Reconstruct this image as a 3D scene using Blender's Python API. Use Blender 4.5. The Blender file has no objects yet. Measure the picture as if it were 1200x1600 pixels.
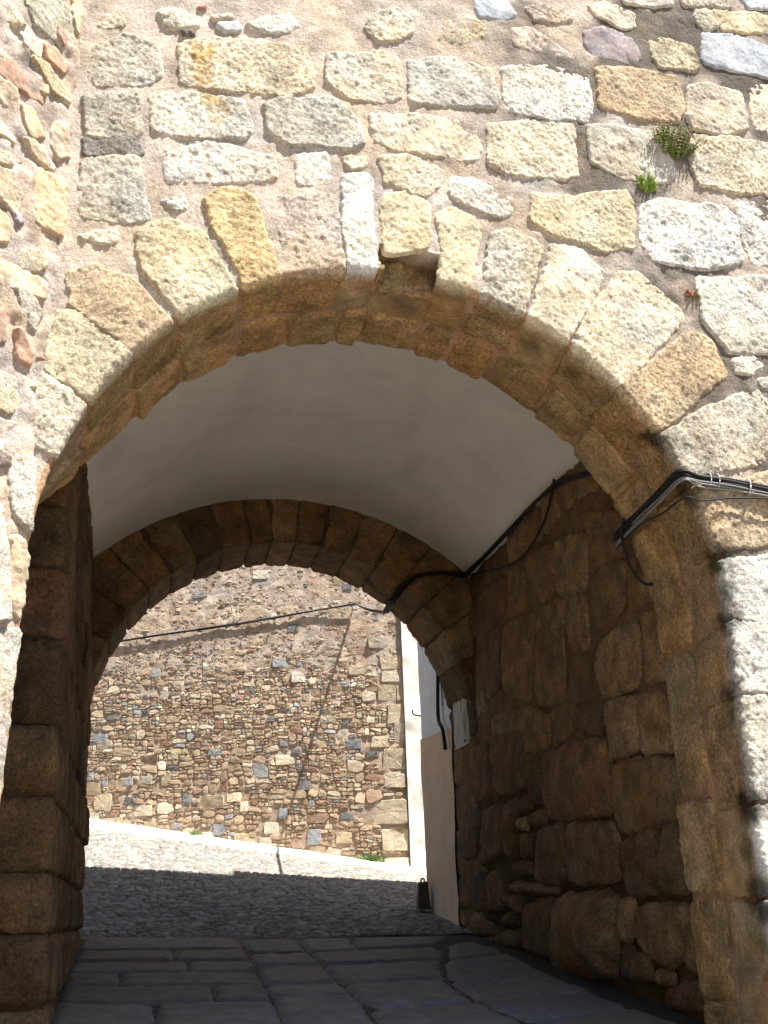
import bpy, math, random
import numpy as np
from mathutils import Vector, Matrix
from mathutils.geometry import delaunay_2d_cdt

random.seed(7)
scene = bpy.context.scene
COL = scene.collection

# ------------------------------------------------------------------ camera
CAM_POS = (-1.3824, -5.4408, -1.7106)
PITCH, YAW, ROLL = math.radians(20.972), math.radians(12.768), math.radians(-0.869)
fw = Vector((math.sin(YAW)*math.cos(PITCH), math.cos(YAW)*math.cos(PITCH), math.sin(PITCH)))
rt = Vector((math.cos(YAW), -math.sin(YAW), 0)); up = rt.cross(fw)
r2 = rt*math.cos(ROLL) + up*math.sin(ROLL); u2 = up*math.cos(ROLL) - rt*math.sin(ROLL)
cd = bpy.data.cameras.new('camera'); cam = bpy.data.objects.new('camera', cd); COL.objects.link(cam)
cd.sensor_fit = 'VERTICAL'; cd.sensor_height = 24; cd.lens = 24*1.04098; cd.clip_start = .05; cd.clip_end = 1000
cam.matrix_world = Matrix(((r2.x, u2.x, -fw.x, CAM_POS[0]), (r2.y, u2.y, -fw.y, CAM_POS[1]), (r2.z, u2.z, -fw.z, CAM_POS[2]), (0, 0, 0, 1)))
scene.camera = cam

# ------------------------------------------------------------------ sky, sun, exposure
SUN = Vector((-.30, .28, -1.0)).normalized()          # the way the light travels
world = bpy.data.worlds.new('World'); scene.world = world; world.use_nodes = True
wn = world.node_tree; sky = wn.nodes.new('ShaderNodeTexSky'); sky.sky_type = 'NISHITA'; sky.sun_disc = False
sky.sun_elevation = math.asin(-SUN.z); sky.sun_rotation = math.atan2(-SUN.x, -SUN.y)
wn.nodes['Background'].inputs['Strength'].default_value = .055
wn.links.new(sky.outputs[0], wn.nodes['Background'].inputs['Color'])
sl = bpy.data.lights.new('sun', 'SUN'); sl.energy = 5.0; sl.angle = math.radians(.53); sl.color = (1, .95, .87)
so = bpy.data.objects.new('sun', sl); COL.objects.link(so); so.rotation_euler = SUN.to_track_quat('-Z', 'Y').to_euler()
so.location = (6, -6, 20)
scene.render.engine = 'CYCLES'
vs = scene.view_settings; vs.view_transform = 'Standard'; vs.look = 'None'; vs.gamma = 1; vs.use_curve_mapping = False
vs.exposure = 1.82
scene.cycles.max_bounces = 8; scene.cycles.diffuse_bounces = 6

# ------------------------------------------------------------------ traced outlines, millimetres on each surface
FRONT = [('w',[-1581,3663,-1444,3718,-1331,3638,-1358,3610,-1536,3571]),('r',[-1354,3781,-1285,3806,-1295,3755,-1344,3741]),('c',[-1261,3727,-1148,3775,-1118,3751,-1240,3696]),('b',[-1218,3670,-1088,3722,-1061,3660,-1174,3607]),('w',[-1034,3721,-890,3832,-741,3879,-684,3807,-760,3732,-970,3690]),('k',[-1448,3559,-1377,3589,-1354,3542,-1433,3505]),('c',[-236,3904,-144,4071,-5,4156,86,4107,106,3970,-11,3854,-147,3833]),('y',[246,4009,368,4129,540,4235,643,4176,628,4067,457,3974,315,3959]),('b',[565,4463,800,4532,889,4352,810,4282,613,4256]),('q',[979,4438,1124,4492,1277,4486,1350,4434,1217,4366,1038,4346]),('q',[855,4205,1006,4247,1127,4191,1319,4065,1240,4033,1042,4051,871,4063]),('c',[1495,4598,1634,4682,1870,4629,1866,4504,1771,4459,1540,4518]),('w',[1783,4833,2208,4944,2220,4818,2047,4756,1798,4716]),('g',[2306,4973,2772,5110,2749,4957,2334,4838]),('p',[1429,4334,1584,4431,1816,4379,1888,4215,1815,4136,1504,4144,1434,4215]),('y',[1977,4392,2093,4454,2335,4426,2383,4253,2332,4197,2030,4162,1979,4270]),('c',[2435,4835,2564,4872,2599,4720,2504,4642,2428,4704]),('y',[2585,4858,2982,4958,3181,4915,3159,4783,2651,4683]),('b',[2459,4604,2763,4668,3129,4607,3078,4307,2538,4293,2432,4328]),('b',[2863,5136,3329,5246,3299,5074,2929,4996]),('g',[-1943,3280,-1782,3425,-1585,3402,-1545,3184,-1605,3094,-1919,2990,-1966,3101]),('g',[-1964,3544,-1813,3597,-1776,3514,-1842,3460,-1954,3429]),('c',[-1449,3438,-1254,3554,-967,3595,-651,3626,-585,3457,-584,3326,-750,3206,-1156,3146,-1414,3142]),('c',[-492,3615,-103,3734,-5,3705,7,3393,-110,3312,-349,3279,-478,3378]),('g',[77,3710,309,3810,661,3790,709,3539,691,3469,340,3394,68,3366]),('w',[760,3832,1083,3933,1425,3946,1431,3631,1371,3515,1048,3455,762,3469]),('t',[1503,4025,1785,4098,2157,4104,2193,3845,2130,3683,1812,3637,1511,3679]),('g',[2256,4039,2401,4105,2702,4089,2724,3764,2500,3653,2259,3656,2220,3763]),('c',[2811,4178,3344,4331,3302,3790,2796,3734]),('g',[-1976,2913,-1676,3002,-1631,2724,-1690,2662,-1944,2618]),('w',[-1599,2997,-1352,3083,-1034,3096,-976,2925,-1005,2820,-1335,2744,-1564,2739]),('g',[-900,3093,-791,3171,-456,3253,-285,3113,-252,2942,-371,2890,-743,2830,-875,2899]),('c',[-199,3185,66,3259,520,3303,556,3099,541,2991,279,2959,-29,2941,-179,3009]),('c',[621,3300,949,3415,1281,3455,1268,3017,1154,2966,729,2917,618,2982]),('g',[1381,3462,1545,3517,1954,3527,2060,3214,1981,3115,1649,3071,1386,3150]),('c',[2219,3560,2551,3636,3108,3663,3027,3204,2529,3135,2215,3136,2181,3268]),('k',[-1960,2587,-1653,2671,-1620,2561,-1933,2477]),('g',[-1958,2440,-1644,2532,-1554,2119,-1666,2061,-1932,2044]),('w',[-1502,2658,-1218,2737,-830,2713,-811,2572,-936,2507,-1243,2433,-1461,2410]),('w',[-681,2746,-496,2812,-475,2620,-556,2554,-670,2554]),('c',[-413,2805,-244,2853,-224,2762,-350,2715]),('c',[-151,2863,58,2910,276,2855,262,2726,137,2625,-119,2671]),('w',[340,2793,497,2826,763,2719,757,2626,686,2562,486,2597,335,2666]),('y',[906,2799,1238,2837,1640,2989,1670,2809,1635,2491,1391,2435,1023,2502,882,2575]),('W',[1737,2875,1886,2959,2401,2982,2485,2917,2480,2542,2169,2434,1775,2440,1693,2579]),('W',[2526,3046,3075,3169,3024,2586,2568,2547,2524,2763]),('w',[-1504,2255,-1350,2304,-1338,2216,-1400,2190]),('c',[-1946,1920,-1839,1984,-1722,1989,-1727,1910,-1830,1874]),('w',[2107,2346,2901,2501,2815,1871,2276,1801,2112,2021]),('w',[2303,1747,2450,1802,2536,1718,2477,1661,2303,1651]),('g',[2456,1624,2681,1685,2674,1558,2468,1550]),('y',[-133,2569,51,2632,178,2559,159,2227,-127,2136])]
VOUS = [('c',[-2223,311,-2210,175,-2302,42,-2409,7,-2566,52,-2566,191,-2347,283]),('y',[-1904,443,-1820,357,-1867,37,-2041,11,-2190,45,-2193,275,-2045,379]),('t',[-1733,560,-1625,531,-1529,372,-1521,42,-1587,4,-1793,41,-1837,183,-1841,408]),('y',[-1360,568,-1189,559,-1084,413,-1066,59,-1096,25,-1386,-6,-1470,32,-1441,331]),('Y',[-975,626,-863,648,-761,560,-798,89,-837,22,-1006,14,-1007,220,-1016,408]),('q',[-647,538,-375,544,-342,427,-416,-6,-541,-11,-774,25,-694,225]),('w',[-294,676,-156,718,-162,443,-200,-46,-318,-29,-396,-6]),('y',[186,507,257,572,362,559,436,451,415,275,451,-1,254,-8,228,225]),('c',[487,495,589,575,754,568,778,331,826,31,679,7,531,14]),('c',[815,620,939,707,1104,668,1119,523,1133,24,1011,-6,865,1,828,369]),('c',[1157,733,1254,832,1500,821,1543,780,1571,236,1538,62,1206,29,1155,338]),('o',[1619,761,1713,829,1859,752,1888,579,1924,220,1944,48,1788,11,1582,62,1584,218]),('g',[1978,444,2022,932,2133,1111,2363,864,2311,239,2261,-17,2016,16,1952,132]),('t',[2323,-8,2391,399,2428,808,2762,590,2761,48,2756,2,2465,-9]),('w',[2847,5,2817,564,3171,452,3225,38,3189,-14]),('w',[3267,-3,3187,449,3615,373,3653,16,3518,2]),('w',[3687,2,3634,369,4244,261,4248,-1,3890,13]),('w',[4289,9,4279,255,4741,173,4740,-7]),('w',[4796,-9,4791,205,5393,116,5387,-40]),('c',[5432,-33,5440,147,5864,80,5856,-64])]
BUTT = [('c',[608,3077,520,3111,415,3041,502,2987,627,2958]),('y',[489,3225,245,3452,108,3413,31,3231,177,3129,377,3122]),('c',[532,3030,471,3099,285,2989,301,2928,421,2919]),('r',[294,3053,174,3108,84,3015,102,2952,254,2944]),('R',[609,2721,449,2780,211,2700,223,2644,354,2609,589,2588]),('y',[370,2893,251,2923,38,2860,39,2788,180,2770]),('t',[411,2519,300,2562,187,2446,296,2365]),('o',[542,2331,393,2294,395,2249,526,2225]),('t',[338,2334,272,2361,92,2292,111,2248,258,2262]),('t',[133,2600,37,2649,-4,2450,77,2369,159,2422]),('O',[244,2164,205,2226,38,2263,-43,2229,-105,1939,-60,1890,179,1868]),('c',[503,2016,370,2076,291,2004,291,1838,479,1857]),('O',[472,1810,352,1798,343,1643,439,1592]),('p',[337,1849,272,1870,243,1827,306,1787]),('y',[243,1664,159,1723,78,1640,159,1552,251,1559]),('t',[426,1506,270,1536,65,1545,61,1447,406,1372]),('r',[395,1301,306,1274,278,1081,353,1025]),('g',[253,1419,143,1441,64,1365,92,1232,212,1286]),('r',[222,1204,173,1172,95,1096,106,1014,196,1027]),('y',[335,906,181,923,136,759,212,691,302,688]),('p',[265,493,163,498,141,436,251,402]),('t',[570,2577,444,2582,409,2500,489,2424,551,2453]),('c',[513,2142,407,2176,376,2114,501,2059]),('r',[197,3283,98,3247,127,3148,206,3153]),('t',[284,2802,209,2794,223,2713,273,2719]),('t',[116,3563,37,3636,17,3469,49,3289,105,3390]),('q',[290,658,147,682,152,573,270,526]),('w',[165,515,-16,549,-59,368,-18,128,100,210,160,395]),('t',[103,91,41,93,-51,-15,-65,-178,-19,-326,48,-287,102,-58]),('w',[145,-404,-25,-366,-53,-566,-49,-813,-19,-877,72,-889]),('c',[68,-918,-27,-935,-64,-1136,-40,-1280,13,-1283]),('w',[249,277,156,259,77,-117,43,-350,152,-359])]
RIGHT = [('i',[2323,1456,1556,1166,1598,847,2169,902,2166,1229]),('h',[2925,1410,2260,1263,2225,947,2395,781,2946,915]),('i',[3667,1506,2968,1395,2982,925,3670,1002]),('i',[4231,1558,3716,1490,3713,1014,4265,1070]),('j',[5207,1576,4284,1541,4307,1114,5280,1096]),('i',[2175,876,1604,823,1661,440,2144,419,2264,609]),('i',[1545,829,1248,585,1090,395,1614,402]),('h',[2874,894,2363,771,2364,292,2825,402]),('h',[2165,321,1469,314,1526,-165,2147,-161,2278,91]),('h',[1389,316,1110,309,974,-20,1018,-206,1452,-181]),('i',[3424,933,2879,867,2860,410,2985,-27,3671,73]),('i',[4419,1046,3470,916,3748,117,4531,391]),('d',[5280,1096,4468,1059,4574,432,5394,359]),('H',[5402,531,5055,513,5067,299,5404,293]),('i',[3286,-26,2915,-41,2825,-294,3269,-331]),('d',[2880,-47,2210,-174,2203,-420,2758,-305]),('h',[2152,-185,1592,-221,1652,-597,2128,-622]),('h',[1567,-226,1293,-258,1063,-390,1087,-681,1637,-644]),('i',[4973,217,3671,73,3334,-73,3383,-327,3999,-308,4952,19]),('d',[6241,-5,5066,-4,5112,-576,6157,-585]),('d',[5016,17,4017,-65,4041,-615,4802,-582,5033,-368]),('d',[3983,-299,3802,-325,3855,-611,4041,-615]),('d',[3851,-392,3559,-360,3609,-804,3882,-753]),('j',[3520,-341,2260,-399,2121,-709,2186,-1003,3438,-958,3601,-758]),('i',[2103,-630,1157,-704,988,-1111,2024,-1153,2161,-1005]),('d',[6161,-614,5401,-629,5528,-1139,6177,-1104]),('d',[5358,-661,4685,-647,4767,-1128,5400,-1225,5456,-981]),('d',[4648,-677,4321,-672,4277,-863,4454,-1196,4771,-1154]),('d',[4285,-688,3900,-655,3895,-824,4268,-814]),('h',[4235,-842,4007,-838,4031,-968,4219,-966]),('d',[3969,-829,3545,-822,3573,-969,3955,-950]),('d',[4185,-993,3928,-1000,3969,-1221,4225,-1208]),('d',[4380,-1224,3971,-1233,3960,-1361,4402,-1344]),('d',[3781,-976,3121,-962,3186,-1435,3474,-1468,3898,-1410]),('i',[3095,-986,2195,-1041,2108,-1205,2167,-1470,3103,-1469]),('d',[2108,-1205,1481,-1121,1548,-1579,2026,-1577,2126,-1395]),('d',[1424,-1143,992,-1127,1029,-1575,1489,-1589]),('d',[6130,-1149,5724,-1156,5843,-1613,6249,-1608]),('d',[5733,-1210,5354,-1227,5379,-1670,5798,-1641]),('d',[5317,-1282,4747,-1256,4649,-1628,5334,-1671]),('i',[4567,-1387,3410,-1470,3487,-1534,4544,-1485]),('d',[4628,-1507,4243,-1516,4310,-1679,4649,-1628]),('d',[4819,-1675,4415,-1631,4440,-1772,4840,-1797]),('d',[5912,-1747,5253,-1722,5019,-1871,5738,-1879]),('d',[5014,-1847,4369,-1795,4323,-1956,4951,-1968]),('d',[4256,-1586,3423,-1535,3433,-1898,3653,-2051,4291,-1979]),('B',[3356,-1515,2204,-1526,2279,-1863,2385,-2124,3247,-2171,3473,-1941]),('d',[3664,-1944,3402,-1897,3300,-2142,3538,-2110]),('i',[2169,-1583,1960,-1588,2072,-1878,2235,-1881]),('d',[2241,-1909,2034,-1914,2102,-2112,2265,-2119]),('i',[1950,-1643,1172,-1637,1205,-1850,1457,-2036,1843,-1945,1995,-1842]),('i',[1186,-1769,1027,-1640,1081,-2069,1264,-2013]),('i',[1719,-2045,1461,-2052,1477,-2118,1719,-2130]),('d',[2020,-1949,1847,-1963,1756,-2114,2061,-2128]),('d',[1560,-2139,1067,-2084,1079,-2269,1592,-2272])]
FLOOR = [[-1850,5789,-376,5615,-397,4854,-1845,4951],[-1840,4866,-1016,4777,-1032,4217,-1835,4235],[-1004,4818,-394,4765,-412,4116,-1018,4177],[-1831,4161,-923,4087,-948,3501,-1830,3584],[-913,4085,-409,4040,-428,3448,-940,3468],[-1826,3520,-1454,3458,-1445,2983,-1817,3018],[-1445,3488,-425,3382,-433,2868,-1432,2981],[-1813,2962,-806,2846,-824,2233,-1812,2335],[-793,2844,-430,2811,-455,2217,-813,2208],[-1817,2289,-1212,2184,-1225,1115,-1801,1219],[-1200,2205,-455,2145,-508,985,-1215,1113],[-353,5459,148,5383,127,4511,-385,4509],[-382,4426,126,4428,120,3770,-404,3784],[-401,3714,124,3698,113,2862,-430,2896],[-426,2810,112,2776,116,2316,-436,2336],[-434,2286,119,2265,22,890,-501,984],[184,5377,646,5306,610,4651,145,4551],[674,5352,1641,5360,1432,4843,635,4692],[142,4425,1325,4674,1288,4160,1160,3862,140,3731],[128,3662,1140,3789,927,2936,126,2802],[120,2717,879,2852,866,2012,210,1800,113,2143],[196,1737,846,1919,917,1217,805,748,60,883,100,1710],[1477,4742,1772,4984,1848,4238,1223,3852],[1166,3747,1835,4114,1770,2889,944,2872],[920,2755,1748,2767,1769,2162,880,1986],[879,1914,1760,2085,1769,1550,975,1266],[981,1206,1770,1505,1826,1016,1681,590,833,743]]
BACKJ = [-1812,-1424,-1016,-652,-308,-125,254,498,801,1239,1589,2061,2351,3245,4159,4737]
QUOIN = [[-244, 2172, 172, 2376], [-303, 1839, -2, 2123], [31, 1837, 170, 2118], [-141, 1450, 200, 1786], [-36, 1113, 204, 1443], [-234, 685, 211, 1023], [-213, 379, 204, 622], [-567, -202, 191, 181], [-279, -649, 202, -287], [-232, -924, 211, -743], [-269, 2387, 148, 2633], [-803, 2307, -524, 2482], [-462, 2771, 122, 2982], [-582, 1845, -334, 2016], [-423, 1048, -98, 1242]]
LIGHT = [[-5085, 62, -4794, 352], [-4399, -26, -4093, 160], [-3281, 86, -2896, 299], [-2852, 185, -2605, 345], [-4919, -199, -4561, -40], [-4221, -283, -4023, -101], [-3576, -395, -3380, -213], [-2720, -560, -2448, -328], [-3253, -450, -3034, -295], [-2294, -591, -2077, -385], [-3975, 464, -3801, 678], [-4351, 495, -4126, 631], [-5166, -126, -4976, 41], [-2632, 28, -2493, 186], [-4569, -226, -4452, -81], [-3357, 2336, -3153, 2510], [-2881, 2396, -2595, 2548], [-3836, 992, -3542, 1077], [-2221, -339, -1977, -156], [-1033, -509, -757, -327], [-1811, 2188, -1557, 2372], [-4087, 1927, -3940, 2069], [-2059, 778, -1730, 943], [-2539, 4076, -2245, 4251], [-1089, 3934, -858, 4149], [-1301, 1469, -1026, 1583]]
DARK = [[-1500, -527, -1260, -269], [-3072, -351, -2852, -169], [-1671, 351, -1454, 512], [-1986, -100, -1822, 72], [-3604, 161, -3462, 320], [-4620, 474, -4448, 608], [-5222, 1190, -4936, 1341], [-3208, 945, -2957, 1067], [-2211, 1512, -2083, 1597], [-943, -137, -729, -21], [-3621, 3734, -3396, 3857], [-915, 3842, -743, 3965], [-2152, 2458, -1840, 2605], [-4974, 1580, -4746, 1666], [-1788, 963, -1624, 1046], [-861, 1028, -589, 1194], [-1883, 3088, -1681, 3238], [-4570, 143, -4345, 292], [-507, 873, -291, 984]]
def polys(L): return [(k, np.array(v, float).reshape(-1, 2)/1000) for k, v in L]

# ------------------------------------------------------------------ noise
def _hash(i, j, k, s):
    n = (i*374761393 + j*668265263 + k*2147483647 + s*1274126177) & 0xffffffff
    n = ((n ^ (n >> 13))*1274126177) & 0xffffffff
    n = ((n ^ (n >> 15))*2246822519) & 0xffffffff
    return ((n ^ (n >> 16)) & 0xffff)/32767.5 - 1
def vnoise(P, s=0):
    P = np.asarray(P, float); I = np.floor(P).astype(np.int64); f = P-I; f = f*f*f*(f*(f*6-15)+10)
    o = 0
    for dx in (0, 1):
        wx = f[:, 0] if dx else 1-f[:, 0]
        for dy in (0, 1):
            wy = f[:, 1] if dy else 1-f[:, 1]
            for dz in (0, 1):
                wz = f[:, 2] if dz else 1-f[:, 2]
                o = o + wx*wy*wz*_hash(I[:, 0]+dx, I[:, 1]+dy, I[:, 2]+dz, s)
    return o
def fbm(P, fr, octv=3, s=0, gain=.55):
    o = 0; a = 1; t = 0
    for k in range(octv):
        o = o + a*vnoise(P*fr+k*17.3, s+k*7); t += a; a *= gain; fr *= 2.07
    return o/t*1.6
def smooth(x): x = np.clip(x, 0, 1); return x*x*(3-2*x)

# ------------------------------------------------------------------ mesh / object helpers
def mesh(name, V, quads=None, tris=None, cols=None, flat=False):
    me = bpy.data.meshes.new(name)
    q = np.asarray(quads if quads is not None and len(quads) else np.zeros((0, 4)), np.int32)
    t = np.asarray(tris if tris is not None and len(tris) else np.zeros((0, 3)), np.int32)
    me.vertices.add(len(V)); me.vertices.foreach_set('co', np.asarray(V, np.float32).ravel())
    li = np.concatenate([q.ravel(), t.ravel()]).astype(np.int32)
    me.loops.add(len(li)); me.loops.foreach_set('vertex_index', li)
    n = len(q)+len(t); me.polygons.add(n)
    st = np.concatenate([np.arange(len(q))*4, len(q)*4+np.arange(len(t))*3]).astype(np.int32)
    me.polygons.foreach_set('loop_start', st)
    me.polygons.foreach_set('loop_total', np.concatenate([np.full(len(q), 4), np.full(len(t), 3)]).astype(np.int32))
    me.polygons.foreach_set('use_smooth', np.full(n, not flat))
    if cols is not None:
        ca = me.color_attributes.new('Col', 'FLOAT_COLOR', 'POINT')
        c = np.ones((len(V), 4), np.float32); c[:, :3] = np.clip(cols, .003, .9); ca.data.foreach_set('color', c.ravel())
    me.update(calc_edges=True); me.validate()
    return me
def link(name, me, mat, parent=None, label=None, cat=None, group=None, kind=None):
    o = bpy.data.objects.new(name, me); COL.objects.link(o)
    if me is not None and mat is not None and not me.materials: me.materials.append(mat)
    if parent is not None: o.parent = parent
    if label: o['label'] = label
    if cat: o['category'] = cat
    if group: o['group'] = group
    if kind: o['kind'] = kind
    return o
def grid_faces(n, m):
    i = np.arange(n*m).reshape(n, m)
    return np.stack([i[:-1, :-1], i[1:, :-1], i[1:, 1:], i[:-1, 1:]], -1).reshape(-1, 4)
class MB:
    """collects simple shapes for ONE mesh"""
    def __init__(s): s.v = []; s.q = []; s.t = []; s.n = 0
    def add(s, V, q=(), t=()):
        V = np.asarray(V, float).reshape(-1, 3)
        if len(q): s.q.append(np.asarray(q)+s.n)
        if len(t): s.t.append(np.asarray(t)+s.n)
        s.v.append(V); s.n += len(V)
    def hexa(s, b, t):          # bottom quad (ccw from above), top quad
        s.add(list(b)+list(t), [(3, 2, 1, 0), (4, 5, 6, 7), (0, 1, 5, 4), (1, 2, 6, 5), (2, 3, 7, 6), (3, 0, 4, 7)])
    def box(s, x0, x1, y0, y1, z0, z1):
        b = [(x0, y0, z0), (x1, y0, z0), (x1, y1, z0), (x0, y1, z0)]; s.hexa(b, [(x, y, z1) for x, y, z in b])
    def tube(s, pts, r, n=8, sub=6):
        P = catmull(pts, sub); k = len(P); rr = np.broadcast_to(np.asarray(r, float), (k,)) if np.ndim(r) == 0 else np.interp(np.linspace(0, 1, k), np.linspace(0, 1, len(r)), r)
        T = np.gradient(P, axis=0); T /= np.linalg.norm(T, axis=1)[:, None]+1e-9
        a = np.array([0, 0, 1.]) if abs(T[0, 2]) < .9 else np.array([1., 0, 0]); X = []
        for i in range(k):
            a = a-T[i]*(a@T[i]); a /= np.linalg.norm(a)+1e-9; X.append(a.copy())
        X = np.array(X); Y = np.cross(T, X); an = np.arange(n)/n*2*np.pi
        V = P[:, None]+(X[:, None]*np.cos(an)[None, :, None]+Y[:, None]*np.sin(an)[None, :, None])*rr[:, None, None]
        i = np.arange(k*n).reshape(k, n); j = np.roll(i, -1, 1)
        q = np.stack([i[:-1], j[:-1], j[1:], i[1:]], -1).reshape(-1, 4)
        V = np.concatenate([V.reshape(-1, 3), P[:1], P[-1:]])
        t = [(i[0, (m+1) % n], i[0, m], k*n) for m in range(n)]+[(i[-1, m], i[-1, (m+1) % n], k*n+1) for m in range(n)]
        s.add(V, q, t)
    def blob(s, c, rad, nu=7, nv=5, R=None):
        th = np.linspace(0, np.pi, nv); ph = np.arange(nu)/nu*2*np.pi
        V = np.stack([np.outer(np.sin(th), np.cos(ph)), np.outer(np.sin(th), np.sin(ph)), np.outer(np.cos(th), np.ones(nu))], -1).reshape(-1, 3)*np.asarray(rad)
        if R is not None: V = V@np.asarray(R).T
        i = np.arange(nu*nv).reshape(nv, nu); j = np.roll(i, -1, 1)
        s.add(V+np.asarray(c), np.stack([i[:-1], i[1:], j[1:], j[:-1]], -1).reshape(-1, 4))
    def build(s, name, mat, parent=None, cols=None, flat=True, **k):
        V = np.concatenate(s.v); me = mesh(name, V, np.concatenate(s.q) if s.q else None, np.concatenate(s.t) if s.t else None, cols(V) if callable(cols) else cols, flat)
        return link(name, me, mat, parent, **k)
def catmull(pts, sub):
    P = np.asarray(pts, float)
    if len(P) < 3 or sub <= 1: return P
    Q = np.vstack([2*P[0]-P[1], P, 2*P[-1]-P[-2]]); o = []
    for i in range(1, len(Q)-2):
        for t in np.arange(sub)/sub:
            o.append(.5*((2*Q[i])+(-Q[i-1]+Q[i+1])*t+(2*Q[i-1]-5*Q[i]+4*Q[i+1]-Q[i+2])*t*t+(-Q[i-1]+3*Q[i]-3*Q[i+1]+Q[i+2])*t**3))
    o.append(P[-1]); return np.array(o)

# ------------------------------------------------------------------ materials
def new_mat(name):
    m = bpy.data.materials.new(name); m.use_nodes = True; return m, m.node_tree, m.node_tree.nodes['Principled BSDF']
def node(nt, typ, **k):
    n = nt.nodes.new(typ)
    for a, b in k.items(): setattr(n, a, b)
    return n
def stone_mat(name, grain=70, contrast=.5, bump=.012, bscale=55, pits=.0, rough=.95, spec=.15, flat=None, coarse=9, strength=1.0, blotch=.2):
    """colour from the piece's own 'Col', broken up with mineral grain, blotches and relief"""
    m, nt, b = new_mat(name); L = nt.links.new
    co = node(nt, 'ShaderNodeTexCoord').outputs['Object']
    if flat is None:
        at = node(nt, 'ShaderNodeAttribute'); at.attribute_name = 'Col'; base = at.outputs['Color']
    else:
        c = node(nt, 'ShaderNodeRGB'); c.outputs[0].default_value = (*flat, 1); base = c.outputs[0]
    n1 = node(nt, 'ShaderNodeTexNoise'); n1.inputs['Scale'].default_value = grain; n1.inputs['Detail'].default_value = 7; n1.inputs['Roughness'].default_value = .7
    n2 = node(nt, 'ShaderNodeTexNoise'); n2.inputs['Scale'].default_value = coarse; n2.inputs['Detail'].default_value = 5
    L(co, n1.inputs['Vector']); L(co, n2.inputs['Vector'])
    mr = node(nt, 'ShaderNodeMapRange'); mr.inputs['From Min'].default_value = .3; mr.inputs['From Max'].default_value = .7
    mr.inputs['To Min'].default_value = 1-contrast; mr.inputs['To Max'].default_value = 1+contrast*.75; L(n1.outputs[0], mr.inputs['Value'])
    mr2 = node(nt, 'ShaderNodeMapRange'); mr2.inputs['From Min'].default_value = .3; mr2.inputs['From Max'].default_value = .7
    mr2.inputs['To Min'].default_value = 1-blotch*1.1; mr2.inputs['To Max'].default_value = 1+blotch*.9; L(n2.outputs[0], mr2.inputs['Value'])
    mu = node(nt, 'ShaderNodeMath', operation='MULTIPLY'); L(mr.outputs[0], mu.inputs[0]); L(mr2.outputs[0], mu.inputs[1])
    vm = node(nt, 'ShaderNodeVectorMath', operation='SCALE'); L(base, vm.inputs[0]); L(mu.outputs[0], vm.inputs['Scale'])
    L(vm.outputs[0], b.inputs['Base Color'])
    n3 = node(nt, 'ShaderNodeTexNoise'); n3.inputs['Scale'].default_value = bscale; n3.inputs['Detail'].default_value = 8; n3.inputs['Roughness'].default_value = .72; L(co, n3.inputs['Vector'])
    bp = node(nt, 'ShaderNodeBump'); bp.inputs['Strength'].default_value = strength; bp.inputs['Distance'].default_value = bump
    h = n3.outputs[0]
    if pits:
        v = node(nt, 'ShaderNodeTexVoronoi'); v.inputs['Scale'].default_value = bscale*1.3; L(co, v.inputs['Vector'])
        ad = node(nt, 'ShaderNodeMath', operation='MULTIPLY_ADD'); ad.inputs[1].default_value = pits; L(v.outputs['Distance'], ad.inputs[0]); L(h, ad.inputs[2]); h = ad.outputs[0]
    L(h, bp.inputs['Height']); L(bp.outputs[0], b.inputs['Normal'])
    b.inputs['Roughness'].default_value = rough; b.inputs['Specular IOR Level'].default_value = spec
    return m
def plain(name, col, rough=.6, spec=.4, metal=0):
    m, nt, b = new_mat(name); b.inputs['Base Color'].default_value = (*col, 1); b.inputs['Roughness'].default_value = rough
    b.inputs['Specular IOR Level'].default_value = spec; b.inputs['Metallic'].default_value = metal
    n = node(nt, 'ShaderNodeTexNoise'); n.inputs['Scale'].default_value = 40; mr = node(nt, 'ShaderNodeMapRange'); mr.inputs['To Min'].default_value = rough*.7; mr.inputs['To Max'].default_value = min(1, rough*1.25)
    nt.links.new(n.outputs[0], mr.inputs['Value']); nt.links.new(mr.outputs[0], b.inputs['Roughness']); return m
GRANITES = [stone_mat('weathered_granite', grain=62, contrast=.62, bump=.022, bscale=48, rough=1, spec=.05),
            stone_mat('coarse_granite', grain=44, contrast=.75, bump=.030, bscale=36, rough=1, spec=.05, coarse=6, blotch=.26),
            stone_mat('fine_granite', grain=85, contrast=.5, bump=.013, bscale=60, rough=1, spec=.05, coarse=5, blotch=.28),
            stone_mat('bedded_granite', grain=55, contrast=.6, bump=.026, bscale=30, rough=1, spec=.05, coarse=12, blotch=.22)]
M_GRANITE = GRANITES[0]
M_INNER = stone_mat('sheltered_granite', grain=46, contrast=.62, bump=.020, bscale=40, coarse=7, blotch=.3)
M_SCHIST = stone_mat('schist', grain=40, contrast=.35, bump=.008, bscale=30)
M_MORTAR = stone_mat('lime_mortar', grain=60, contrast=.38, bump=.017, bscale=36, coarse=6, spec=.05, blotch=.24)
M_RUBBLE = stone_mat('rubble_stone', grain=22, contrast=.3, bump=.007, bscale=28, coarse=7)
M_RUBMORT = stone_mat('rubble_mortar', grain=26, contrast=.35, bump=.014, bscale=18, coarse=5)
M_PLASTER = stone_mat('whitewashed_plaster', grain=25, contrast=.05, bump=.006, bscale=9, coarse=1.6, strength=.6, blotch=.045)
M_FLAG = stone_mat('flagstone', grain=80, contrast=.25, bump=.006, bscale=40, rough=.75, spec=.3)
M_COBBLE = stone_mat('cobbles', grain=40, contrast=.35, bump=.01, bscale=40, rough=.85)
M_STREET = stone_mat('street_earth', flat=(.27, .22, .165), grain=35, contrast=.4, bump=.02, bscale=20, coarse=2)
M_BLACK = plain('black_cable_sheath', (.014, .014, .015), .7, .2)
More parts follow.
